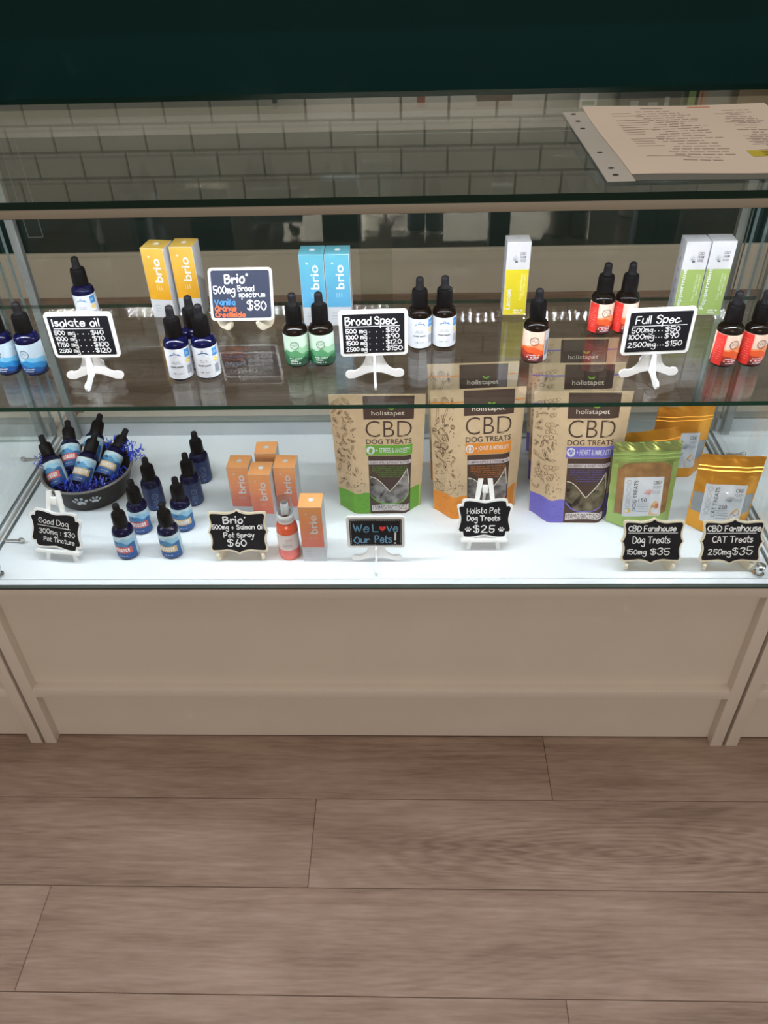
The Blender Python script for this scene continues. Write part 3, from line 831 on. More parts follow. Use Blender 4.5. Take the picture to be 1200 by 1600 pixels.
# ================================================================== CARTONS
def brio_box(colname, c_top, c_bot, dot, loc, rz, label, group):
    key = ('brio', colname)
    if key not in _mesh_cache:
        b = MB(); W = 0.0175; H = 0.107
        ct = mat('carton_%s_top' % colname, c_top, 0.45); cb = mat('carton_%s' % colname, c_bot, 0.45)
        b.box(-W, W, -W, W, 0, H, M_PAPERW, bev=0.0006, faces={'top': ct})
        fn = flat_fn(-W)
        # printed gradient: colour changes from top to bottom of the front
        n = 10
        for i in range(n):
            f = (i + 0.5) / n
            cm = mat('carton_%s_%d' % (colname, i), tuple(c_top[k] * f + c_bot[k] * (1 - f) for k in range(3)) + (1,), 0.45)
            b.rect(-W + 0.0006, W - 0.0006, 0.029 + (H - 0.0296) * i / n, 0.029 + (H - 0.0296) * (i + 1) / n, fn, cm, 1)
        b.text('brio', 0.003, 0.074, 0.036, 0.0125, fn, M_LAB_WHITE, 2, PI / 2, 0.018)
        b.poly([(-0.0065 + 0.0020 * math.cos(PI / 4 * i) * (1 if i % 2 == 0 else 0.55), 0.0945 + 0.0020 * math.sin(PI / 4 * i) * (1 if i % 2 == 0 else 0.55)) for i in range(8)], fn, M_LAB_WHITE, 2)
        pale = mat('carton_%s_pale' % colname, tuple(min(1, c_bot[k] * 0.6 + 0.3) for k in range(3)) + (1,), 0.45)
        for i in range(3): b.rect(-0.003 + i * 0.0035, -0.002 + i * 0.0035, 0.044, 0.051, fn, pale, 2)
        tf = lambda u, v, k=1: (u, v, H + 0.00012 * k)
        b.disc(0.0005, 0.001, 0.0042, 0.0042, tf, M_LAB_WHITE, 1, 16)
        gr = C('text_grey', 150, 158, 170)
        for i in range(3): squiggles(b, fn, -0.011, -0.003, 0.019 - 0.0045 * i, 0.0016, gr, 2, seed=60 + i)
        o = b.build('carton', None); _mesh_cache[key] = o.data
    else:
        o = bpy.data.objects.new('carton', _mesh_cache[key]); COL.objects.link(o)
    o.location = loc; o.rotation_euler = (0, 0, math.radians(rz))
    return tag(o, label, 'box', group)
YT, YB = S(208, 174, 76), S(204, 148, 14)
brio_box('yellow', YT, YB, 0, (-0.3115, 0.2845, HS), -9, 'left yellow carton with white lettering, turned slightly', 'yellow cartons on the shelf')
brio_box('yellow', YT, YB, 0, (-0.2720, 0.2890, HS), -3, 'right yellow carton with white lettering, behind the three bottles', 'yellow cartons on the shelf')
BT, BB = S(88, 164, 184), S(80, 152, 190)
brio_box('blue', BT, BB, 0, (-0.0805, 0.2515, HS), 0, 'left sky blue carton with white lettering behind green label bottles', 'sky blue cartons on the shelf')
brio_box('blue', BT, BB, 0, (-0.0445, 0.2512, HS), 0, 'right sky blue carton with white lettering, next to the broad spec sign', 'sky blue cartons on the shelf')
OT, OB = S(246, 172, 108), S(218, 112, 98)
brio_box('salmon', OT, OB, 0, (-0.2150, 0.1785, HB), -2, 'leftmost salmon orange carton of the clustered four', 'salmon orange cartons on the deck')
brio_box('salmon', OT, OB, 0, (-0.1780, 0.1595, HB), -2, 'front middle salmon orange carton of the clustered four', 'salmon orange cartons on the deck')
brio_box('salmon', OT, OB, 0, (-0.1410, 0.1775, HB), -2, 'right salmon orange carton of the clustered four, behind the spray bottle', 'salmon orange cartons on the deck')
brio_box('salmon', OT, OB, 0, (-0.1770, 0.2170, HB), 2, 'rear salmon orange carton of the cluster showing its top', 'salmon orange cartons on the deck')
brio_box('salmon', OT, OB, 0, (-0.0910, 0.0765, HB), 0, 'single salmon orange carton beside the spray bottle', 'salmon orange cartons on the deck')

def tall_box(key, col, word, loc, rz, label, group):
    kk = ('tall', key)
    if kk not in _mesh_cache:
        b = MB(); W, D, H = 0.017, 0.014, 0.110
        c = mat('carton_%s' % key, col, 0.45)
        b.box(-W, W, -D, D, 0, H, M_PAPERW, bev=0.0006)
        fn = flat_fn(-D)
        b.rect(-W + .0005, W - .0005, 0.0006, 0.070, fn, c, 1)
        lf = lambda u, v, k=1: (-W - 0.00012 * k, -u, v)
        dk = C('text_dark', 60, 66, 78); gr = C('text_grey', 150, 158, 170)
        for i, wd in enumerate(('CBD', 'FARM', 'HOUSE')): b.text(wd, 0.0065, 0.0935 - 0.0052 * i, 0.0085, 0.0038, fn, dk, 2, 0, 0.004)
        for i in range(7):                      # leaf emblem
            a = PI / 2 + (i - 3) * 0.42; r = 0.0075 - abs(i - 3) * 0.0012
            b.stroke([(-0.004, 0.0830), (-0.004 + r * .55 * math.cos(a + .12), 0.0830 + r * .55 * math.sin(a + .12)), (-0.004 + r * math.cos(a), 0.0830 + r * math.sin(a))], 0.0007, fn, gr, 2)
        b.disc(-0.0025, 0.0815, 0.0024, 0.0012, fn, dk, 3)
        b.text(word, -0.0105, 0.009 + 0.0062 * len(word) / 2, 0.0062 * len(word), 0.0075, fn, M_LAB_WHITE, 2, PI / 2, 0.012)
        pale = mat('carton_%s_pale' % key, tuple(min(1, x * 0.5 + 0.45) for x in col[:3]) + (1,), 0.45)
        b.text('FULL SPECTRUM', 0.0075, 0.043, 0.040, 0.0028, fn, pale, 2, PI / 2)
        b.text('500 MG CBD', 0.0115, 0.046, 0.032, 0.0024, fn, pale, 2, PI / 2)
        squiggles(b, fn, -0.0015, 0.0125, 0.006, 0.003, M_LAB_WHITE, 2, seed=71)
        squiggles(b, fn, -0.0015, 0.009, 0.0022, 0.002, M_LAB_WHITE, 2, seed=72)
        for i in range(5): b.rect(-0.003, 0.003, 0.014 + 0.016 * i, 0.020 + 0.016 * i, lf, gr, 1)
        tf = lambda u, v, k=1: (u, v, H + 0.00012 * k)
        b.disc(0, 0.004, 0.0016, 0.0012, tf, gr, 1, 12)
        o = b.build('carton', None); _mesh_cache[kk] = o.data
    else:
        o = bpy.data.objects.new('carton', _mesh_cache[kk]); COL.objects.link(o)
    o.location = loc; o.rotation_euler = (0, 0, math.radians(rz))
    return tag(o, label, 'box', group)
tall_box('lemon', S(204, 190, 36), 'Lemon', (0.2135, 0.2765, HS), 1, 'white and lemon yellow carton standing alone on the shelf', None)
tall_box('mint', S(144, 168, 92), 'Peppermint', (0.4625, 0.2675, HS), -1, 'left white and light green peppermint carton', 'light green cartons on the shelf')
tall_box('mint', S(144, 168, 92), 'Peppermint', (0.4985, 0.2685, HS), -1, 'right white and light green peppermint carton', 'light green cartons on the shelf')

# ================================================================== CHALKBOARD SIGNS
def rrect(w, h, r, n=5, cx=0, cz=0):
    P = []
    for (sx, sz, a0) in ((1, -1, -PI / 2), (1, 1, 0), (-1, 1, PI / 2), (-1, -1, PI)):
        for i in range(n + 1):
            a = a0 + PI / 2 * i / n
            P.append((cx + sx * (w / 2 - r) + r * math.cos(a), cz + sz * (h / 2 - r) + r * math.sin(a)))
    return P
def write(mb, fn, lines):
    for L in lines:
        kind = L[0]
        if kind == 'line': mb.stroke([(L[1] / 1000, L[3] / 1000), (L[2] / 1000, L[3] / 1000)], L[4] / 1000, fn, L[5], 2)
        elif kind == 'dots':
            n = L[4]
            for i in range(n): mb.disc((L[1] + (L[2] - L[1]) * i / max(n - 1, 1)) / 1000, L[3] / 1000, 0.00075, 0.00075, fn, L[5], 2, 7)
        elif kind == 'star':
            mb.poly([(L[1] / 1000 + L[3] / 1000 * math.cos(PI / 4 * i + .3) * (1 if i % 2 == 0 else 0.6), L[2] / 1000 + L[3] / 1000 * math.sin(PI / 4 * i + .3) * (1 if i % 2 == 0 else .6)) for i in range(8)], fn, L[4], 2)
        elif kind == 'paw': paw(mb, fn, L[1] / 1000, L[2] / 1000, L[3] / 1000, L[4], 2)
        else:
            t, u0, u1, v, cap, th, m = L
            mb.hand(t, u0 / 1000, v / 1000, cap / 1000, (u1 - u0) / 1000, th / 1000, fn, m, 2)

def scroll_leg(mb, m, span, H, foot, half=False, th=0.003):
    """curved leg plate in the XZ plane: narrow top, scroll feet"""
    top = 0.010
    out = []
    for fx, fz in ((0.0, 1.0), (0.04, 0.86), (0.12, 0.70), (0.24, 0.55), (0.40, 0.42), (0.58, 0.34), (0.76, 0.31), (0.90, 0.335)):
        out.append((top + (span - foot - top) * fx, H * fz if fz > .9 else 0.0 + H * fz))
    tip = [(span - foot + foot * math.sin(a), 0.0065 + 0.0055 * math.cos(a)) for a in [0.3 + 0.42 * i for i in range(8)]]
    und = [(span - foot - 0.006, 0.0012), (span * 0.60, 0.0030), (span * 0.45, 0.0052), (span * 0.25, 0.0082), (0.0, 0.0095)]
    right = out + tip + und
    if half:
        pts = [(0.0, H)] + right + [(0.0, 0.0095)]
        pts = [(-0.0, H)] + out + tip + und
        pts = pts[::-1]
        mb.prism(pts, -th / 2, th / 2, m)
    else:
        left = [(-x, z) for x, z in reversed(right[:-1])]
        pts = (right + left)[::-1]
        mb.prism(pts, -th / 2, th / 2, m)

def pedestal_sign(loc, rz, lines, label, W=0.0865, Hh=0.0620, zb=0.0355, dots=False):
    t = thing('chalkboard_sign', label, 'sign', loc, rz, 'small chalkboard price signs')
    b = MB(); cz = zb + Hh / 2
    b.prism(rrect(W, Hh, 0.005, 5, 0, cz), -0.0055, -0.0020, M_WHITE)
    fr = b.build('sign_frame', t)
    b = MB(); fn0 = flat_fn(-0.0058); fn = lambda u, v, k=1: fn0(u, v + cz, k)
    b.prism(rrect(W - 0.0085, Hh - 0.0085, 0.0015, 3, 0, cz), -0.0058, -0.0050, M_CHALK)
    write(b, fn, lines)
    if dots:
        n1, n2 = 26, 15; w2, h2 = W / 2 - 0.0062, Hh / 2 - 0.0062
        for i in range(n1):
            for s_ in (-1, 1): b.disc(-w2 + 2 * w2 * i / (n1 - 1), s_ * h2, 0.00055, 0.0007, fn, M_INK, 2, 6)
        for i in range(1, n2):
            for s_ in (-1, 1): b.disc(s_ * w2, -h2 + 2 * h2 * i / n2, 0.0007, 0.0005, fn, M_INK, 2, 6)
    b.build('chalkboard', fr)
    b = MB(); scroll_leg(b, M_WHITE, 0.0385, zb + 0.002, 0.0055); o = b.build('pedestal_leg', t); o.location = (0, 0.0005, 0)
    b = MB(); st = b.mark(); scroll_leg(b, M_WHITE, 0.0365, zb + 0.001, 0.0055, half=True)
    b.xf(st, Matrix.Rotation(-PI / 2, 4, 'Z') @ Matrix.Translation((0.002, 0, 0)))
    b.build('pedestal_leg', t)
    b = MB(); st = b.mark(); scroll_leg(b, M_WHITE, 0.034, zb + 0.012, 0.0055, half=True)
    b.xf(st, Matrix.Rotation(PI / 2, 4, 'Z') @ Matrix.Translation((0.002, 0, 0)))
    b.build('pedestal_leg', t)
    return t
K = M_INK
def price_rows(rows, v, prices, u_end=-9, d0=-5, d1=9, p0=13):
    out = []
    for (a, b_), vv, pe in zip(rows, v, prices):
        out += [(a, -35, u_end, vv, 5.6, 1.15, K), ('dots', d0, d1, vv + 1, 3, K), (b_, p0, pe, vv, 6.0, 1.15, K)]
    return out
pedestal_sign((-0.3625, 0.079, HS), 0, [('Isolate oil', -34, 26, 13.5, 9.5, 1.7, K), ('line', -34, 29, 10, 1.0, K)] +
    price_rows([('500 mg', '$40'), ('1000 mg', '$70'), ('1750 mg', '$100'), ('2500 mg', '$120')], (1.5, -6.8, -15, -23.5), (28, 28, 31, 32)),
    'white chalkboard sign headed Isolate oil on white scroll pedestal')
pedestal_sign((0.0115, 0.0755, HS), 3, [('Broad Spec.', -35, 30, 13.0, 10, 1.7, K), ('line', -35, 33, 10, 1.0, K)] +
    price_rows([('500 mg', '$50'), ('1000 mg', '$90'), ('1500 mg', '$120'), ('2500 mg', '$150')], (1.5, -6.8, -15, -23.5), (32, 32, 35, 36), p0=16, d1=12),
    'white chalkboard sign headed Broad Spec. on white scroll pedestal')
pedestal_sign((0.3675, 0.0715, HS), 4, [('Full Spec.', -31, 26, 12, 10, 1.5, K), ('line', -34, 34, 8.5, 0.9, K),
    ('500mg', -34, -8, 0, 6.5, 1.1, K), ('dots', -5, 4, 1.5, 3, K), ('$50', 8, 26, 0, 7, 1.1, K),
    ('1000mg', -37, -5, -9, 6.5, 1.1, K), ('dots', -2, 5, -7.5, 3, K), ('$90', 9, 26, -9, 7, 1.1, K),
    ('2500mg', -36, -1, -20, 6.8, 1.1, K), ('dots', 2, 9, -18.5, 3, K), ('$150', 12, 32, -20, 7, 1.1, K)],
    'white chalkboard sign headed Full Spec. on white scroll pedestal')
B_ = M_INKSTEEL
lv = pedestal_sign((0.0055, 0.0605, HB), 0, [('We', -33.5, -10.5, 2, 14, 1.8, B_), ('L', -4, 4, 2, 15, 1.8, B_), ('ve', 17, 33, 2, 15, 1.8, B_),
    ('Our', -33, -10, -20, 12, 1.8, B_), ('Pets', -1, 23, -20, 15, 1.8, B_), ('!', 26, 29, -20, 19, 2.6, M_INK)],
    'white framed chalkboard reading We Love Our Pets with a red heart', 0.0870, 0.0600, 0.0315, dots=True)
for ch in lv.children:
    if ch.name.startswith('sign_frame'):
        hb = MB(); fn0 = flat_fn(-0.0058); cz = 0.0315 + 0.03
        pts = []
        for i in range(26):
            a = 2 * PI * i / 26
            pts.append((0.0105 + 0.0052 * math.sin(a) ** 3, cz + 0.0085 + 0.00036 * (13 * math.cos(a) - 5 * math.cos(2 * a) - 2 * math.cos(3 * a) - math.cos(4 * a))))
        hb.poly(pts, fn0, M_RED, 4); hb.build('red_heart', ch)

def foot_disc(mb, m, r=0.018, th=0.005):
    """half-round wooden foot standing on its curved-flat base, slot at the front"""
    P = [(r * math.cos(PI * i / 14), -r * math.sin(PI * i / 14)) for i in range(15)]
    P = [(max(min(x, r), -r), max(z, -r * 0.86)) for x, z in P]
    P = [(x, z + r * 0.86) for x, z in P]
    P = P + [(-r * 0.75, r * 1.06), (-0.0025, r * 0.88), (0.0025, r * 0.88), (r * 0.75, r * 1.06)]
    mb.prism(P[::-1], -th / 2, th / 2, m)
def lean(deg, z0): return Matrix.Translation((0, 0, z0)) @ Matrix.Rotation(-math.radians(deg), 4, 'X')

# --- plain rounded sign on two wooden feet
t = thing('chalkboard_sign', 'slate chalkboard with white frame on pale wooden feet between yellow and blue cartons', 'sign', (-0.184, 0.228, HS), 0, 'small chalkboard price signs')
A = lean(20, 0.0165 + 0.0365)
b = MB(); st = b.mark(); b.prism(rrect(0.0915, 0.0735, 0.006), -0.002, 0.002, M_WHITE); b.xf(st, A); fr = b.build('sign_frame', t)
b = MB(); st = b.mark(); b.prism(rrect(0.0845, 0.0665, 0.0035), -0.0024, -0.001, M_SLATE)
write(b, flat_fn(-0.0024), [('Brio', -22, 6, 15.5, 12, 2.2, K), ('star', 10, 27, 2.4, K), ('500mg', -39, -9, 1.5, 9.5, 1.5, K),
    ('Broad', -4, 19, 4.5, 7.5, 1.2, K), ('spectrum', -3, 34, -3.5, 6.5, 1.2, K), ('Vanilla', -39, -10, -14.5, 7.5, 1.5, M_INKBLUE),
    ('Orange', -39, -9, -23, 7, 1.6, M_INKORANGE), ('Creamsicle', -39, 4, -31.5, 6.5, 1.5, M_INKORANGE), ('$80', 8, 35, -22, 13, 1.6, K)])
b.xf(st, A); b.build('chalkboard', fr)
for s_ in (-1, 1):
    b = MB(); foot_disc(b, M_WOOD, 0.0165, 0.0045); o = b.build('wooden_foot', t)
    o.location = (s_ * 0.030, 0.0, 0.0); o.rotation_euler = (0, 0, math.radians(s_ * 38 if s_ < 0 else 50))

def ornate(w, h, peak, inset=0.0, n=6):
    """scalloped plaque outline with pointed centre top and bottom and nipples at the sides"""
    a, c = w / 2 - inset, h / 2 - inset
    q = []
    def curve(p0, p1, p2):
        for i in range(n): 
            t_ = i / n
            q.append(((1 - t_) ** 2 * p0[0] + 2 * t_ * (1 - t_) * p1[0] + t_ ** 2 * p2[0], (1 - t_) ** 2 * p0[1] + 2 * t_ * (1 - t_) * p1[1] + t_ ** 2 * p2[1]))
    # one quadrant top-right walking from top centre clockwise to right middle
    def quad():
        q.clear()
        curve((0, c + peak), (a * 0.14, c - 0.0005), (a * 0.45, c - 0.001))
        curve((a * 0.45, c - 0.001), (a * 0.72, c + 0.0006), (a * 0.93, c + 0.0004))
        curve((a * 0.93, c + 0.0004), (a * 0.99, c), (a * 0.985, c - 0.005))
        curve((a * 0.985, c - 0.005), (a * 0.90, c * 0.45), (a * 0.97, 0.0050))
        curve((a * 0.97, 0.0050), (a * 0.985, 0.0025), (a * 1.04, 0.0))
        return list(q)
    tr = quad()
    br = [(x, -z) for x, z in reversed(tr[1:])]
    br = [(a * 1.04, 0.0)] + br + [(0, -c - peak)]
    right = tr + br                                # top centre -> bottom centre on the right
    left = [(-x, z) for x, z in reversed(right[1:-1])]
    P = right + left
    return P[::-1]                                  # counter-clockwise seen from the front
def plaque(loc, rz, lines, label):
    t = thing('chalkboard_sign', label, 'sign', loc, rz, 'small chalkboard price signs')
    A = lean(19, 0.0175 + 0.0335)
    b = MB(); st = b.mark(); b.prism(ornate(0.0905, 0.0640, 0.005), -0.002, 0.002, M_WOOD); b.xf(st, A); fr = b.build('sign_frame', t)
    b = MB(); st = b.mark(); b.prism(ornate(0.0905, 0.0640, 0.005, 0.0028), -0.0024, -0.001, M_CHALK)
    write(b, flat_fn(-0.0024), lines); b.xf(st, A); b.build('chalkboard', fr)
    for s_ in (-1, 1):
        b = MB(); foot_disc(b, M_WOOD, 0.0165, 0.0045); o = b.build('wooden_foot', t)
        o.location = (s_ * 0.030, 0.001, 0); o.rotation_euler = (0, 0, math.radians(72 if s_ < 0 else 112))
    return t
plaque((-0.206, 0.071, HB), 0, [('Brio', -21, 8, 14.5, 10.5, 2.2, K), ('star', 12, 24, 1.7, K), ('500mg + Salmon Oil', -39, 39, 5, 7, 1.3, K), ('Pet Spray', -22, 24, -8.5, 7.5, 1.3, K), ('$60', -17, 11, -23, 11, 1.7, K)],
       'scalloped chalkboard plaque priced $60, beside the orange spray bottle')
plaque((0.416, 0.046, HB), 0, [('CBD Farmhouse', -37, 32, 16.5, 8, 1.4, K), ('line', -37, 35, 13.5, 0.9, K), ('Dog Treats', -29, 25, -2.5, 10.5, 1.4, K), ('150mg', -36, -8, -20.5, 7.5, 1.3, K), ('$35', -1, 26, -21, 10, 1.5, K)],
       'scalloped chalkboard plaque for dog treats, before the green foil pouch')
plaque((0.532, 0.045, HB), 0, [('CBD Farmhouse', -38, 39, 16.5, 8.5, 1.5, K), ('line', -39, 33, 13.5, 0.9, K), ('CAT Treats', -29, 29, -1, 9.5, 1.4, K), ('250mg', -33, 0, -20.5, 8.5, 1.4, K), ('$35', 3, 31, -20.5, 11.5, 1.5, K)],
       'scalloped chalkboard plaque for cat treats, farthest right on the deck')

def ticket(w, h, inset=0.0, n=6):
    """plaque with stepped corners and a wavy top and bottom"""
    a, c = w / 2 - inset, h / 2 - inset
    R = [(0, c - 0.0035)]
    for i in range(1, n + 1):
        t_ = i / n; R.append((a * 0.74 * t_, c - 0.0035 + 0.0035 * math.sin(t_ * PI / 2) ** 2 + 0.001 * math.sin(t_ * PI)))
    R += [(a * 0.80, c - 0.0015), (a * 0.82, c - 0.0055), (a * 0.83, c - 0.0085), (a * 0.95, c - 0.0085), (a * 0.995, c - 0.0115)]
    for i in range(1, n + 1):
        t_ = i / n; R.append((a * (0.995 - 0.085 * math.sin(t_ * PI / 2) ** 1.3), (c - 0.0115) * (1 - t_)))
    up_ = R
    dn = [(x, -z) for x, z in reversed(R[:-1])]
    right = up_ + dn
    left = [(-x, z) for x, z in reversed(right[1:-1])]
    return (right + left)[::-1]
def easel_sign(loc, rz, lines, label, tilt=0.0):
    t = thing('chalkboard_sign', label, 'sign', loc, rz, 'small chalkboard price signs')
    A = lean(17, 0.0) 
    b = MB(); st = b.mark()
    T = Matrix.Translation((0, -0.004, 0.0215 + 0.0325)) @ Matrix.Rotation(math.radians(tilt), 4, 'Y')
    b.prism(ticket(0.0855, 0.0650), -0.002, 0.002, M_WHITE); b.xf(st, A @ T); fr = b.build('sign_frame', t)
    b = MB(); st = b.mark(); b.prism(ticket(0.0855, 0.0650, 0.0032), -0.0024, -0.001, M_CHALK)
    write(b, flat_fn(-0.0024), lines); b.xf(st, A @ T); b.build('chalkboard', fr)
    es = MB(); es_st = es.mark(); W_ = M_WHITE
    es.box(-0.036, 0.036, -0.0105, 0.0025, 0.0165, 0.0215, W_, bev=0.0008)
    es.xf(es_st, A); es.build('easel_ledge', t)
    for s_ in (-1, 1):
        e = MB(); st = e.mark()
        e.prism([(s_ * 0.0235 - 0.003, 0.0), (s_ * 0.0235 + 0.003, 0.0), (s_ * 0.0070 + 0.0038, 0.117), (s_ * 0.0070 - 0.0038, 0.117)], 0.0, 0.0032, W_)
        e.xf(st, A); e.build('easel_leg', t)
    e = MB(); st = e.mark()
    e.box(-0.0042, 0.0042, -0.003, 0.0045, 0.095, 0.107, W_, bev=0.0012); e.xf(st, A)
    e.tube([(0, 0.030, 0.098), (0, 0.062, 0.0018)], 0.0022, W_, 8)
    e.build('easel_back_leg', t)
    return t
easel_sign((0.172, 0.086, HB), 0, [('Holista Pet', -27, 23, 9.5, 9, 1.1, K), ('Dog Treats', -27, 23, -2.5, 8, 1.5, K), ('$25', -16, 15, -22, 11.5, 1.8, K), ('paw', -25, -18, 8, K), ('paw', 26, -18, 8, K)],
           'stepped chalkboard sign priced $25 on white mini easel before orange treat bag')
easel_sign((-0.4905, 0.062, HB), -8, [('Good Dog', -27, 21, 10, 8.5, 1.0, K), ('line', -29, 24, 6, 0.9, K), ('300mg : $30', -27, 31, -7, 8, 1.0, K), ('Pet Tincture', -20, 30, -19.5, 7.5, 1.0, K)],
           'stepped chalkboard sign for pet tincture on white mini easel before the bowl', 5)

# ================================================================== SPRAY BOTTLE
t = thing('spray_bottle', 'orange spray bottle with clear overcap beside a salmon carton', 'bottle', (-0.1315, 0.0765, HB))
b = MB(); b.lathe([(0.001, 0.001), (0.0145, 0), (0.0162, 0.002), (0.0165, 0.005), (0.0165, 0.058), (0.0150, 0.064), (0.0115, 0.068), (0.0105, 0.070)], mat('orange_liquid', S(226, 96, 62), 0.1, coat=0.6), 32)
b.build('bottle_body', t)
b = MB(); fn = cyl_fn(0.0166)
b.lathe([(0.01665, 0.021), (0.01665, 0.051)], mat('frosted_label', S(226, 214, 210), 0.4), 40)
b.lathe([(0.01663, 0.006), (0.01663, 0.021)], mat('coral_label', S(236, 120, 116), 0.4), 40)
b.text('brio', 0.001, 0.031, 0.014, 0.0065, fn, C('brio_grey', 168, 168, 178), 3)
b.rect(-0.001, 0.009, 0.041, 0.0425, fn, C('brio_pink', 226, 170, 200), 3, 4)
b.build('paper_label', t)
b = MB(); b.lathe([(0.0125, 0.0695), (0.0130, 0.071), (0.0130, 0.082), (0.0110, 0.084)], M_WHITE, 28)
b.lathe([(0.0062, 0.084), (0.0062, 0.101), (0.0050, 0.103)], M_WHITE, 20); b.build('spray_pump', t)
b = MB(); b.lathe([(0.0133, 0.0745), (0.0130, 0.078), (0.0118, 0.1065), (0.0105, 0.1105), (0.0075, 0.1120), (0.0003, 0.1122)], glass_mat('clear_cap', (0.84, 0.87, 0.88, 1), 0.07), 30)
b.build('overcap', t)

# ================================================================== KRAFT TREAT BAGS
KW, KH, KD = 0.150, 0.211, 0.058
def bag_surface(W, H, D, pinch=0.10, pw=0.42, lean=0.0):
    def half(u, v):
        f = max(0.0, 1 - v / (H * 0.97))
        t_ = D / 2 * (f ** 0.85)
        s_ = min(1.0, abs(u) / (W / 2))
        e = min(1.0, (1 - s_) / pw)
        e = e * e * (3 - 2 * e) * 0.5 + e * 0.5
        return t_ * e
    def xs(u, v):
        f = max(0.0, 1 - v / H)
        return u * (1 - pinch * f)
    def front(u, v, k=0): return (xs(u, v), lean * v / H - half(u, v) - 0.0006 - 0.00016 * k, v)
    def back(u, v, k=0): return (xs(u, v), lean * v / H + half(u, v) * 0.6 + 0.0006, v)
    return front, back
def bag_shell(mb, W, H, front, back, m, mb_back, nu=26, nv=30):
    for fn, rev, mm in ((front, False, m), (back, True, mb_back)):
        vs = []; fs = []
        for i in range(nu + 1):
            for j in range(nv + 1): vs.append(fn(-W / 2 + W * i / nu, H * j / nv))
        for i in range(nu):
            for j in range(nv):
                q_ = i * (nv + 1) + j
                f_ = (q_, q_ + nv + 1, q_ + nv + 2, q_ + 1)
                fs.append(f_[::-1] if rev else f_)
        mb.add(vs, fs, mm, True)
    # seams: sides, top, base
    for (P, Q) in (([front(-W / 2, H * j / nv) for j in range(nv + 1)], [back(-W / 2, H * j / nv) for j in range(nv + 1)]),
                   ([back(W / 2, H * j / nv) for j in range(nv + 1)], [front(W / 2, H * j / nv) for j in range(nv + 1)]),
                   ([front(-W / 2 + W * i / nu, H) for i in range(nu + 1)][::-1], [back(-W / 2 + W * i / nu, H) for i in range(nu + 1)][::-1]),
                   ([front(-W / 2 + W * i / nu, 0) for i in range(nu + 1)], [back(-W / 2 + W * i / nu, 0) for i in range(nu + 1)])):
        n = len(P)
        mb.add(P + Q, [(i, n + i, n + i + 1, i + 1) for i in range(n - 1)], m)
M_BISCUIT = None
def biscuit_mat(name, a, b_):
    m = bpy.data.materials.new(name); m.use_nodes = True; nt = m.node_tree; bs = nt.nodes['Principled BSDF']
    tc = nt.nodes.new('ShaderNodeTexCoord'); vo = nt.nodes.new('ShaderNodeTexVoronoi'); vo.inputs['Scale'].default_value = 60; vo.inputs['Randomness'].default_value = 1.0
    no = nt.nodes.new('ShaderNodeTexNoise'); no.inputs['Scale'].default_value = 70; no.inputs['Detail'].default_value = 3
    r = nt.nodes.new('ShaderNodeValToRGB'); r.color_ramp.elements[0].color = a; r.color_ramp.elements[1].color = b_
    r.color_ramp.elements[0].position = 0.25; r.color_ramp.elements[1].position = 0.75
    mx = nt.nodes.new('ShaderNodeMath'); mx.operation = 'MULTIPLY_ADD'; mx.inputs[1].default_value = 1.2
    nt.links.new(tc.outputs['Object'], vo.inputs['Vector']); nt.links.new(tc.outputs['Object'], no.inputs['Vector'])
    sc2 = nt.nodes.new('ShaderNodeMath'); sc2.operation = 'MULTIPLY_ADD'; sc2.inputs[1].default_value = 0.55; sc2.inputs[2].default_value = -0.36
    nt.links.new(vo.outputs['Color'], sc2.inputs[0])
    nt.links.new(no.outputs[0], mx.inputs[0]); nt.links.new(sc2.outputs[0], mx.inputs[2])
    nt.links.new(mx.outputs[0], r.inputs[0]); nt.links.new(r.outputs[0], bs.inputs['Base Color'])
    bs.inputs['Roughness'].default_value = 0.16
    return m
WIN = [biscuit_mat('window_biscuits', S(44, 36, 34), S(150, 144, 142)), biscuit_mat('window_biscuits_dark', S(44, 38, 28), S(124, 114, 94))]

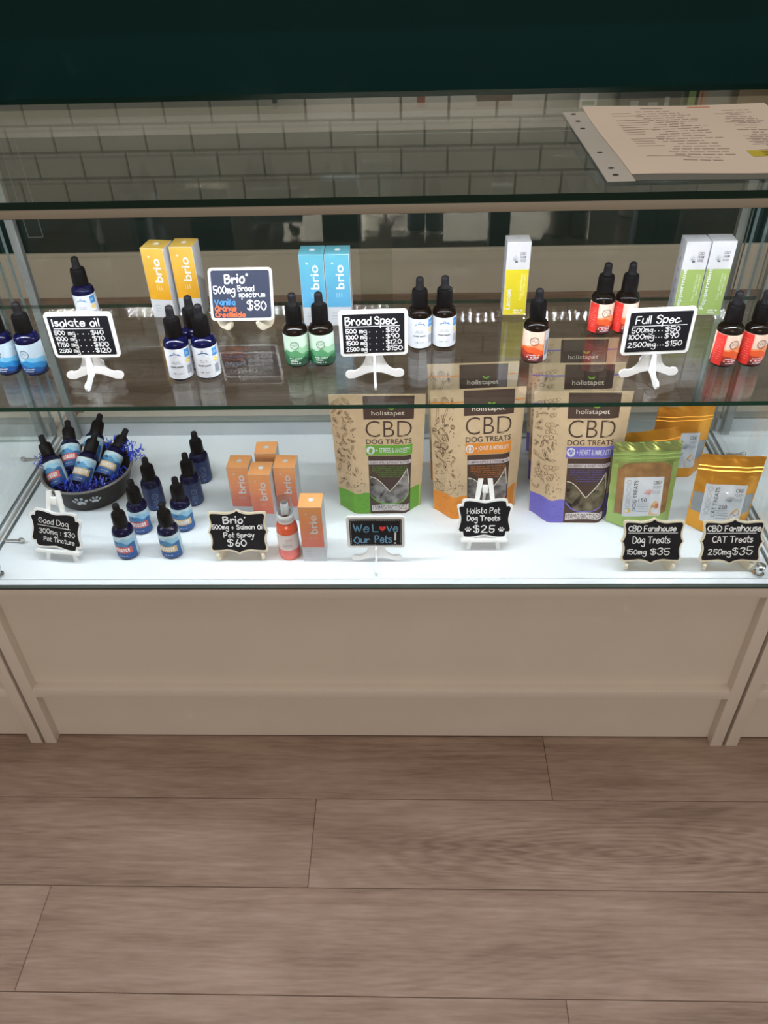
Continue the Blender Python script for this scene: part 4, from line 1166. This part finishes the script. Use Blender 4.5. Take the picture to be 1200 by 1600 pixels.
def sketches(mb, fn, seed, u0, u1, v0, v1, themes):
    r = random.Random(seed); w = 0.00055
    v = v0
    while v < v1:
        size = r.uniform(0.004, 0.0095)
        u = u0 + size * 0.8
        while u < u1 - 0.002:
            s_ = size * r.uniform(0.7, 1.1); kind = r.choice(themes); a = r.uniform(0, PI)
            cu, cv = u + r.uniform(-.002, .002), v + r.uniform(-.003, .003)
            ca, sa = math.cos(a), math.sin(a)
            T = lambda x, y: (cu + s_ * (x * ca - y * sa), cv + s_ * (x * sa + y * ca))
            if kind == 'nut':
                mb.stroke([T(math.cos(q_) * 0.9, math.sin(q_) * (0.42 + 0.1 * math.cos(2 * q_))) for q_ in [2 * PI * i / 16 for i in range(16)]], w, fn, M_SKETCH, 2, True)
                mb.stroke([T(-0.6, 0.05), T(0, 0.12), T(0.6, 0.0)], w, fn, M_SKETCH, 2)
                if r.random() < .5: mb.disc(cu, cv, s_ * .35, s_ * .16, fn, M_SKETCH, 2, 8, a)
            elif kind == 'leaf':
                mb.stroke([T(-1, 0), T(-.4, .38), (T(.3, .36)), T(1, 0), T(.3, -.36), T(-.4, -.38)], w, fn, M_SKETCH, 2, True)
                mb.stroke([T(-1.3, 0), T(1, 0)], w, fn, M_SKETCH, 2)
            elif kind == 'pumpkin':
                for q_ in (1, .62, .25): mb.stroke([T(math.cos(z) * q_, math.sin(z) * .8) for z in [2 * PI * i / 16 for i in range(16)]], w, fn, M_SKETCH, 2, True)
                mb.stroke([T(0, .8), T(.15, 1.15)], w * 1.6, fn, M_SKETCH, 2)
            elif kind == 'stick':
                mb.stroke([T(-1.6, .18), T(1.6, .18)], w, fn, M_SKETCH, 2); mb.stroke([T(-1.6, -.18), T(1.6, -.18)], w, fn, M_SKETCH, 2)
                mb.stroke([T(-1.6, -.18), T(-1.75, 0), T(-1.6, .18)], w, fn, M_SKETCH, 2); mb.stroke([T(1.6, -.18), T(1.75, 0), T(1.6, .18)], w, fn, M_SKETCH, 2)
            elif kind == 'berry':
                mb.ring(cu, cv, s_ * .55, w, fn, M_SKETCH, 2, 14); mb.stroke([T(-.2, .1), T(0, .3), T(.2, .1)], w, fn, M_SKETCH, 2)
                mb.ring(cu + s_ * .9, cv + s_ * .3, s_ * .42, w, fn, M_SKETCH, 2, 12)
            else:
                for q_ in range(3):
                    x, y = r.uniform(-.9, .9), r.uniform(-.8, .8)
                    mb.stroke([T(x, y), T(x + .12, y + .25), T(x + .3, y + .2)], w * 1.5, fn, M_SKETCH, 2)
            u += s_ * 1.9
        v += size * 1.55
def kraft_bag(flavour, loc, rz, label, group):
    col = {'green': S(104, 166, 50), 'orange': S(226, 140, 44), 'purple': S(112, 104, 196)}[flavour]
    key = ('kraft', flavour)
    KD, LN = {'green': (0.048, 0.005), 'orange': (0.060, 0.027), 'purple': (0.064, 0.027)}[flavour]
    t = thing('treat_bag', label, 'bag', loc, rz, group)
    def body():
        front, back = bag_surface(KW, KH, KD, lean=LN)
        b = MB(); bag_shell(b, KW, KH, front, back, M_KRAFT, M_BROWN)
        fn = front; c = mat('bag_%s' % flavour, col, 0.5)
        lite = mat('bag_%s_text' % flavour, tuple(x * 0.55 for x in col[:3]) + (1,), 0.5)
        # bottom colour band (rises to the seams)
        b.band(-KW / 2 + .0005, -0.0175, lambda u: 0.0006, lambda u: 0.039 + 0.0015 * math.sin(u * 200), fn, c, 1, 12, 6)
        b.band(0.055, KW / 2 - .0005, lambda u: 0.0006, lambda u: 0.044, fn, c, 1, 8, 6)
        dk = mat('bag_%s_shade' % flavour, tuple(x * 0.62 for x in col[:3]) + (1,), 0.5)
        r = random.Random(5)
        for i in range(14):
            u, v = r.uniform(-0.070, -0.024), r.uniform(0.005, 0.033)
            b.stroke([(u, v), (u + 0.003, v + r.uniform(-.004, .004)), (u + 0.006, v + r.uniform(-.003, .003))], 0.0006, fn, dk, 2)
        # brown header and centre column
        b.band(-0.0225, 0.0575, lambda u: 0.1700, lambda u: KH - 0.0025, fn, M_BROWN, 1, 14, 6)
        b.band(-0.0175, 0.055, lambda u: 0.0006, lambda u: 0.1075, fn, M_BROWN, 1, 16, 16)
        b.text('holistapet', 0.0165, 0.1795, 0.052, 0.0095, fn, C('bag_cream', 226, 216, 200), 3)
        lf = C('leaf_green', 120, 178, 50)
        b.disc(0.024, 0.1875, 0.0036, 0.0016, fn, lf, 3, 10, 0.5); b.disc(0.0185, 0.188, 0.0032, 0.0015, fn, lf, 3, 10, -0.6 + PI)
        b.text('CBD', 0.0175, 0.1540, 0.075, 0.0275, fn, M_BROWN, 2, 0, -0.012)
        b.text('DOG TREATS', 0.0175, 0.1325, 0.075, 0.0085, fn, M_BROWN, 2, 0, 0.012)
        # coloured benefit band
        b.band(-0.0205, 0.0565, lambda u: 0.1085, lambda u: 0.1265, fn, c, 2, 14, 2)
        b.disc(-0.0130, 0.1175, 0.0070, 0.0070, fn, M_LAB_WHITE, 3, 18)
        if flavour == 'purple':
            b.poly([(-0.0130 + 0.0046 * math.sin(q_) ** 3, 0.1178 + 0.00032 * (13 * math.cos(q_) - 5 * math.cos(2 * q_) - 2 * math.cos(3 * q_) - math.cos(4 * q_))) for q_ in [2 * PI * i / 22 for i in range(22)]], fn, c, 4)
            b.stroke([(-0.0165, 0.1180), (-0.0145, 0.1165), (-0.0125, 0.1195), (-0.0095, 0.1170)], 0.0008, fn, M_LAB_WHITE, 5)
        elif flavour == 'green':
            b.poly([(-0.0165, 0.1125), (-0.0150, 0.1190), (-0.0120, 0.1218), (-0.0105, 0.1195), (-0.0088, 0.1180), (-0.0108, 0.1165), (-0.0105, 0.1122)], fn, c, 4)
        else:
            b.ring(-0.0130, 0.1175, 0.0038, 0.0022, fn, c, 4, 16); b.rect(-0.0145, -0.0115, 0.1115, 0.1235, fn, M_LAB_WHITE, 5)
        head = {'green': '+ STRESS & ANXIETY', 'orange': '+ JOINT & MOBILITY', 'purple': '+ HEART & IMMUNITY'}[flavour]
        b.text(head, 0.0245, 0.1172, 0.0570, 0.0090, fn, M_LAB_WHITE, 3, 0, 0.004)
        fl_ = {'green': 'GREEN APPLE & PEANUT BUTTER', 'orange': 'PUMPKIN SPICE & CINNAMON', 'purple': 'BLUEBERRY & SWEET POTATO'}[flavour]
        b.band(-0.0170, 0.0545, lambda u: 0.0925, lambda u: 0.0990, fn, C('flavour_strip', 206, 196, 200), 2, 14, 1)
        b.text(fl_, 0.0185, 0.0957, 0.068, 0.0042, fn, M_BROWN, 3, 0, 0.004)
        for i in range(6):
            wd = 0.030 - 0.004 * max(0, i - 2)
            squiggles(b, fn, 0.0185 - wd, 0.0185 + wd, 0.0875 - 0.0036 * i, 0.0020, lite, 3, seed=80 + i)
        # weight strip
        b.band(-0.0145, 0.0525, lambda u: 0.0050 + 0.002 * math.cos((u - .019) * 45), lambda u: 0.0165 + 0.002 * math.cos((u - .019) * 45), fn, C('weight_strip', 214, 206, 206), 3, 16, 2)
        b.text('150MG/30CT/5OZ', 0.019, 0.0122, 0.062, 0.0078, fn, M_BROWN, 4, 0, 0.0)
        # side sketches
        th = {'green': ['nut', 'nut', 'leaf', 'marks'], 'orange': ['pumpkin', 'stick', 'leaf', 'marks', 'nut'], 'purple': ['berry', 'leaf', 'nut', 'marks']}[flavour]
        sketches(b, fn, {'green': 1, 'orange': 2, 'purple': 3}[flavour], -0.0720, -0.0360, 0.050, 0.205, th)
        sketches(b, fn, 9, -0.0400, -0.0225, 0.042, 0.082, ['marks'])
        b.rect(-KW / 2 + .0005, -0.0225, 0.1905, 0.1925, fn, c, 3, 8)
        b.rect(0.0575, KW / 2 - .0005, 0.1905, 0.1925, fn, c, 3, 4)
        return b
    shared('bag_body', key, body, t)
    def window():
        front, _ = bag_surface(KW, KH, KD, lean=LN); b = MB()
        def lo(u):
            s_ = (u - 0.0185) / 0.034
            return 0.0205 + 0.016 * abs(s_) ** 3
        def hi(u):
            s_ = (u - 0.0185) / 0.034
            if s_ < 0: return 0.043 + 0.027 * math.sin(min(1, -s_) * PI / 2) ** 1.1
            return 0.043 + 0.042 * (0.75 * (s_ / 0.88) + 0.25 * (s_ / 0.88) ** 3) if s_ < 0.88 else 0.085 - (s_ - 0.88) / 0.12 * 0.030
        edge = C('bag_cream', 226, 216, 200)
        b.band(-0.0155, 0.0525, lo, hi, front, WIN[0] if flavour != 'purple' else WIN[1], 3, 34, 8)
        pts = [(-0.0155 + 0.068 * i / 34, hi(-0.0155 + 0.068 * i / 34)) for i in range(35)]
        b.stroke(pts, 0.0012, front, edge, 4)
        c = mat('bag_%s' % flavour, col, 0.5)
        b.stroke([(-0.0155 + 0.068 * i / 30, lo(-0.0155 + 0.068 * i / 30) - 0.0008) for i in range(31)], 0.0018, front, c, 4)
        return b
    shared('treat_window', ('kwin', flavour), window, t)
    return t
G_K = 'kraft treat bags on the deck'
kraft_bag('green', (0.0075, 0.2010, HB), 0, 'kraft treat bag with green bottom band', G_K)
kraft_bag('orange', (0.1650, 0.1940, HB), 4, 'front kraft treat bag with orange bottom band', G_K)
kraft_bag('orange', (0.1620, 0.2760, HB), 3, 'rear kraft treat bag with orange band, only its top showing through the shelf', G_K)
kraft_bag('purple', (0.3225, 0.1830, HB), -1, 'front kraft treat bag with purple bottom band', G_K)
kraft_bag('purple', (0.3310, 0.2720, HB), 0, 'middle purple-band kraft bag, second in its row of three', G_K)
kraft_bag('purple', (0.3380, 0.3600, HB), 0, 'rearmost purple-band kraft bag, third in its row', G_K)

# ================================================================== FOIL POUCHES
M_ORFOIL = mat('orange_foil', (0.80, 0.36, 0.045, 1), 0.33, metal=0.7)
M_GRFOIL = mat('green_gold_foil', (0.50, 0.62, 0.22, 1), 0.24, metal=0.85)
M_GRPALE = mat('pale_green_foil', S(166, 192, 112), 0.32, metal=0.45)
M_CLEARWIN = mat('clear_window_grey', S(150, 156, 164), 0.15)
M_TREATWIN = mat('window_pale_treats', S(150, 112, 72), 0.2, noise=0.4, nscale=45)
def foil_pouch(kind, loc, rz, tilt, label, group, W=0.096, H=0.132):
    t = thing('foil_pouch', label, 'pouch', loc, rz, group)
    t.rotation_euler = (math.radians(-tilt), 0, math.radians(rz))
    foil = M_GRFOIL if kind == 'green' else M_ORFOIL
    edgem = M_GRPALE if kind == 'green' else M_ORFOIL
    D = 0.036
    front, back = bag_surface(W, H, D, 0.04, 0.5)
    rp = random.Random(4)
    ph = [rp.uniform(0, 6) for _ in range(6)]
    def wr(fn):
        def f(u, v, k=0):
            x, y, z = fn(u, v, k)
            if v > H * 0.72: y += 0.0011 * (v / H - 0.72) / 0.28 * math.sin(u * 160 + ph[0]) + (0.0010 if kind == 'green' else 0.0003) * math.sin(u * 330 + v * 400 + ph[1]) * max(0.0, min(1.0, (v / H - 0.91) / 0.04))
            if v < H * 0.72: y += 0.0004 * math.sin(u * 130 + v * 210 + ph[2])
            return (x, y, z)
        return f
    front, back = wr(front), wr(back)
    def body():
        b = MB(); bag_shell(b, W, H, front, back, foil, foil, 60, 60)
        if kind == 'green':
            b.rect(-W / 2 + .0005, W / 2 - .0005, 0.0006, 0.020, front, M_GRPALE, 2, 60, 8)
            b.rect(-W / 2 + .0005, -W / 2 + .010, 0.020, H * 0.76, front, M_GRPALE, 2, 8, 40)
            b.rect(W / 2 - .010, W / 2 - .0005, 0.020, H * 0.76, front, M_GRPALE, 2, 8, 40)
        return b
    shared('pouch_body', ('fb', kind), body, t)
    def win():
        b = MB()
        if kind == 'green': b.band(-W / 2 + .010, W / 2 - .010, lambda u: 0.0205, lambda u: H * 0.76 - 6.0 * max(0, abs(u) - 0.028) ** 1.5, front, M_TREATWIN, 2, 40, 40)
        else: b.rect(-W / 2 + .002, W / 2 - .002, 0.031, 0.066, front, M_CLEARWIN, 2, 60, 16)
        return b
    shared('clear_window', ('fw', kind), win, t)
    def seal():
        b = MB(); z0 = H * 0.80
        for dz, hh in ((0, 0.0022), (0.0065, 0.0022)):
            n = 24; vs = []
            for i in range(n + 1):
                u = -W / 2 + W * i / n
                x, y, z = front(u, z0 + dz); vs += [(x, y - 0.0002, z), (x, y - 0.0016, z + hh * .5), (x, y - 0.0002, z + hh)]
            fs = []
            for i in range(n):
                for j in range(2):
                    q_ = 3 * i + j; fs.append((q_, q_ + 3, q_ + 4, q_ + 1))
            b.add(vs, fs, edgem, True)
        if kind == 'green': b.rect(-W / 2 + .0003, W / 2 - .0003, z0 - 0.003, z0 + 0.012, front, M_GRPALE, 2, 60, 8)
        return b
    shared('zip_seal', ('fz', kind), seal, t)
    def lab():
        b = MB(); L = 3
        dk = C('text_dark', 60, 66, 78); gr = C('text_grey', 150, 158, 170)
        u0, u1, v0, v1 = -0.032, 0.031, 0.018, 0.084
        rrp = rrect(u1 - u0, v1 - v0, 0.0035, 4, (u0 + u1) / 2, (v0 + v1) / 2)
        b.band(u0, u1, lambda u: v0 + (0.0012 if min(u - u0, u1 - u) < 0.001 else 0), lambda u: v1 - (0.0012 if min(u - u0, u1 - u) < 0.001 else 0), front, M_LAB_WHITE, L, 40, 40)
        wd = 'DOG TREATS' if kind == 'green' else 'CAT TREATS'
        b.text(wd, -0.0135, 0.053, 0.052, 0.0062, front, dk, L + 2, PI / 2)
        for i, w_ in enumerate(('CBD', 'FARM', 'HOUSE')): b.text(w_, 0.0205, 0.0745 - 0.0080 * i, 0.0125, 0.0058, front, dk if i == 0 else gr, L + 2)
        hand_c = C('leaf_pink', 226, 150, 150) if kind == 'green' else gr
        for i in range(6):
            a = PI * 0.35 + i * 0.35
            b.stroke([(0.010, 0.0545), (0.010 + 0.009 * math.cos(a), 0.0545 + 0.009 * math.sin(a))], 0.0012, front, hand_c, L + 2)
        b.text('150' if kind == 'green' else '250', -0.0005, 0.0455, 0.0135, 0.0062, front, dk, L + 2)
        for i in range(4): b.rect(-0.009, 0.010, 0.039 - 0.0045 * i, 0.0397 - 0.0045 * i, front, gr, L + 2, 4)
        for i in range(4):
            b.ring(-0.0245, 0.076 - 0.0125 * i, 0.0036, 0.0006, front, gr, L + 2, 12)
            squiggles(b, front, -0.028, -0.021, 0.0692 - 0.0125 * i, 0.0012, gr, L + 2, seed=90 + i)
        an = C('treat_tan', 226, 182, 130)
        b.poly([(0.012, 0.020), (0.013, 0.034), (0.017, 0.040), (0.021, 0.044), (0.026, 0.040), (0.0285, 0.030), (0.027, 0.020)], front, an, L + 2)
        b.stroke([(0.016, 0.036), (0.021, 0.031), (0.026, 0.035)], 0.0010, front, C('treat_brown', 170, 110, 80), L + 3)
        if kind == 'green':
            b.disc(0.0235, 0.035, 0.003, 0.0042, front, C('treat_rust', 190, 110, 90), L + 3)
            b.poly([(-0.030 + 0.0, 0.029), (-0.026, 0.033), (-0.022, 0.030), (-0.018, 0.031), (-0.021, 0.025), (-0.027, 0.025)], front, C('sticker_yellow', 232, 190, 60), L + 2)
        return b
    shared('label_sticker', ('fl', kind), lab, t)
    return t
G_F = 'shiny foil treat pouches'
foil_pouch('green', (0.4265, 0.1560, HB), 2, 9, 'green gold foil pouch with white dog treats label', G_F, W=0.106, H=0.141)
_mesh_cache.update({})
foil_pouch('orange', (0.4480, 0.2150, HB), 11, 3, 'orange foil pouch hidden behind the green foil pouch', G_F)
foil_pouch('orange', (0.5180, 0.2930, HB), 3, 0, 'rearmost orange foil pouch, standing alone at the back right', G_F)
foil_pouch('orange', (0.5480, 0.1430, HB), -5, 3, 'front orange foil pouch behind the cat treats plaque', G_F)

# ================================================================== MENU SHEET ON THE GLASS TOP
t = thing('menu_sheet', 'printed menu page in clear punched sleeve lying on the glass top', 'menu', (0.42, 0.2, HT + 0.004))
M_PAGE = mat('menu_paper', S(238, 226, 216), 0.6)
M_SLEEVE = mat('sleeve_plastic', S(206, 206, 204), 0.25)
def wav(x, y): return 0.0022 + 0.0012 * math.sin(x * 26 + 1) * math.sin(y * 20 + 0.6) + 0.0012 * max(0, y - 0.1) / 0.07
def page_fn(u, v, k=1): return (u, v, wav(u, v) + 0.0006 + 0.00025 * k)
def sheet(mb, u0, u1, v0, v1, m, dz, nu=24, nv=28):
    vs = []; fs = []
    for top in (0, 1):
        for i in range(nu + 1):
            for j in range(nv + 1):
                u, v = u0 + (u1 - u0) * i / nu, v0 + (v1 - v0) * j / nv
                vs.append((u, v, wav(u, v) + dz - 0.0005 * (1 - top)))
    o = (nu + 1) * (nv + 1)
    for i in range(nu):
        for j in range(nv):
            q_ = i * (nv + 1) + j
            fs.append((o + q_, o + q_ + nv + 1, o + q_ + nv + 2, o + q_ + 1)); fs.append((q_ + 1, q_ + nv + 2, q_ + nv + 1, q_))
    mb.add(vs, fs, m, True)
b = MB(); sheet(b, -0.122, 0.128, -0.150, 0.164, M_PAGE, 0.0006)
ink = C('menu_ink', 178, 162, 154); r = random.Random(8)
for col_, (c0, c1) in enumerate(((-0.060, 0.020), (0.045, 0.105))):
    for i in range(21):
        v = 0.130 - i * 0.0115
        if col_ == 1 and i > 17: continue
        a, e = c0 + r.uniform(0, 0.02), c1 - r.uniform(0, 0.03)
        x = a
        while x < e:
            w_ = r.uniform(0.006, 0.018)
            b.rect(x, min(x + w_, e), v, v + 0.0022, page_fn, ink, 1); x += w_ + 0.0025
        if r.random() < 0.6:
            x = c0 - 0.03 if col_ == 0 else c0
            b.rect(x, x + r.uniform(.02, .05), v + 0.0045, v + 0.006, page_fn, ink, 1)
b.rect(-0.045, -0.015, 0.146, 0.150, page_fn, C('menu_grey', 170, 166, 160), 1, 3)
b.rect(0.020, 0.050, 0.149, 0.155, page_fn, C('menu_orange', 226, 150, 120), 1, 3)
b.rect(0.030, 0.105, -0.086, -0.062, page_fn, C('menu_yellow', 214, 200, 60), 1, 6)
for i in range(3): b.rect(0.045, 0.045 + 0.02 + 0.008 * i, -0.082 + 0.006 * i, -0.0795 + 0.006 * i, page_fn, C('menu_olive', 130, 120, 50), 2, 3)
b.build('menu_page', t)
b = MB(); sheet(b, -0.152, -0.122, -0.172, 0.140, M_SLEEVE, 0.0, 6, 24)
for v in (0.128, 0.092, 0.055, -0.06, -0.125, -0.150):
    b.disc(-0.139, v, 0.0034, 0.0026, page_fn, M_DARK, 0, 12)
b.build('punched_edge', t)
b = MB(); sheet(b, -0.122, 0.130, -0.170, -0.150, mat('strip_grey', S(112, 116, 116), 0.3), 0.0, 20, 4); b.build('front_grey_strip', t)  # darker grey strip along the front of the page

# ================================================================== SMALL STOCK ON THE BACK LEDGE (seen mirrored in the glass top)
LZ = 1.2400
def ledge_box(x, w, h, d, c, label, name='carton', cat='box', band=None):
    b = MB(); b.box(-w / 2, w / 2, -d / 2, d / 2, 0, h, c, bev=0.0012)
    if band:
        fn = flat_fn(-d / 2)
        for (u0, u1, v0, v1, m) in band: b.rect(u0, u1, v0, v1, fn, m, 1)
    o = b.build(name, None); o.location = (x, WALL_Y - 0.055, LZ)
    return tag(o, label, cat)
ledge_box(-0.365, 0.014, 0.020, 0.02, M_DARK, 'tiny dark box on the teal back ledge, far left of the others')
ledge_box(0.100, 0.026, 0.026, 0.02, C('box_rust', 176, 90, 60), 'small rust orange box on the teal back ledge')
ledge_box(0.330, 0.110, 0.022, 0.05, C('box_brown', 120, 92, 66), 'low flat brown box on the teal back ledge')
ledge_box(0.625, 0.055, 0.050, 0.03, M_WHITE, 'white card box on the teal back ledge, left of the grey case', band=[(-0.02, 0.02, 0.03, 0.042, C('label_greenish', 150, 170, 130))])
ledge_box(0.815, 0.190, 0.075, 0.05, C('box_grey', 104, 100, 98), 'grey case with pale stickers on the teal back ledge', band=[(-0.06, -0.035, 0.03, 0.065, M_PAPERW), (-0.005, 0.025, 0.035, 0.06, M_PAPERW), (0.045, 0.06, 0.02, 0.05, M_PAPERW)])
ledge_box(0.945, 0.022, 0.082, 0.04, C('box_lime', 150, 176, 110), 'slim light green packet on the teal back ledge')
ledge_box(0.978, 0.024, 0.080, 0.04, C('box_pinkish', 196, 160, 140), 'slim pink striped packet on the teal back ledge', band=[(-0.006, 0.0, 0.01, 0.075, C('box_rust', 176, 90, 60))])
ledge_box(1.150, 0.130, 0.070, 0.05, C('box_tan', 160, 140, 112), 'wide tan box on the teal back ledge, rightmost')
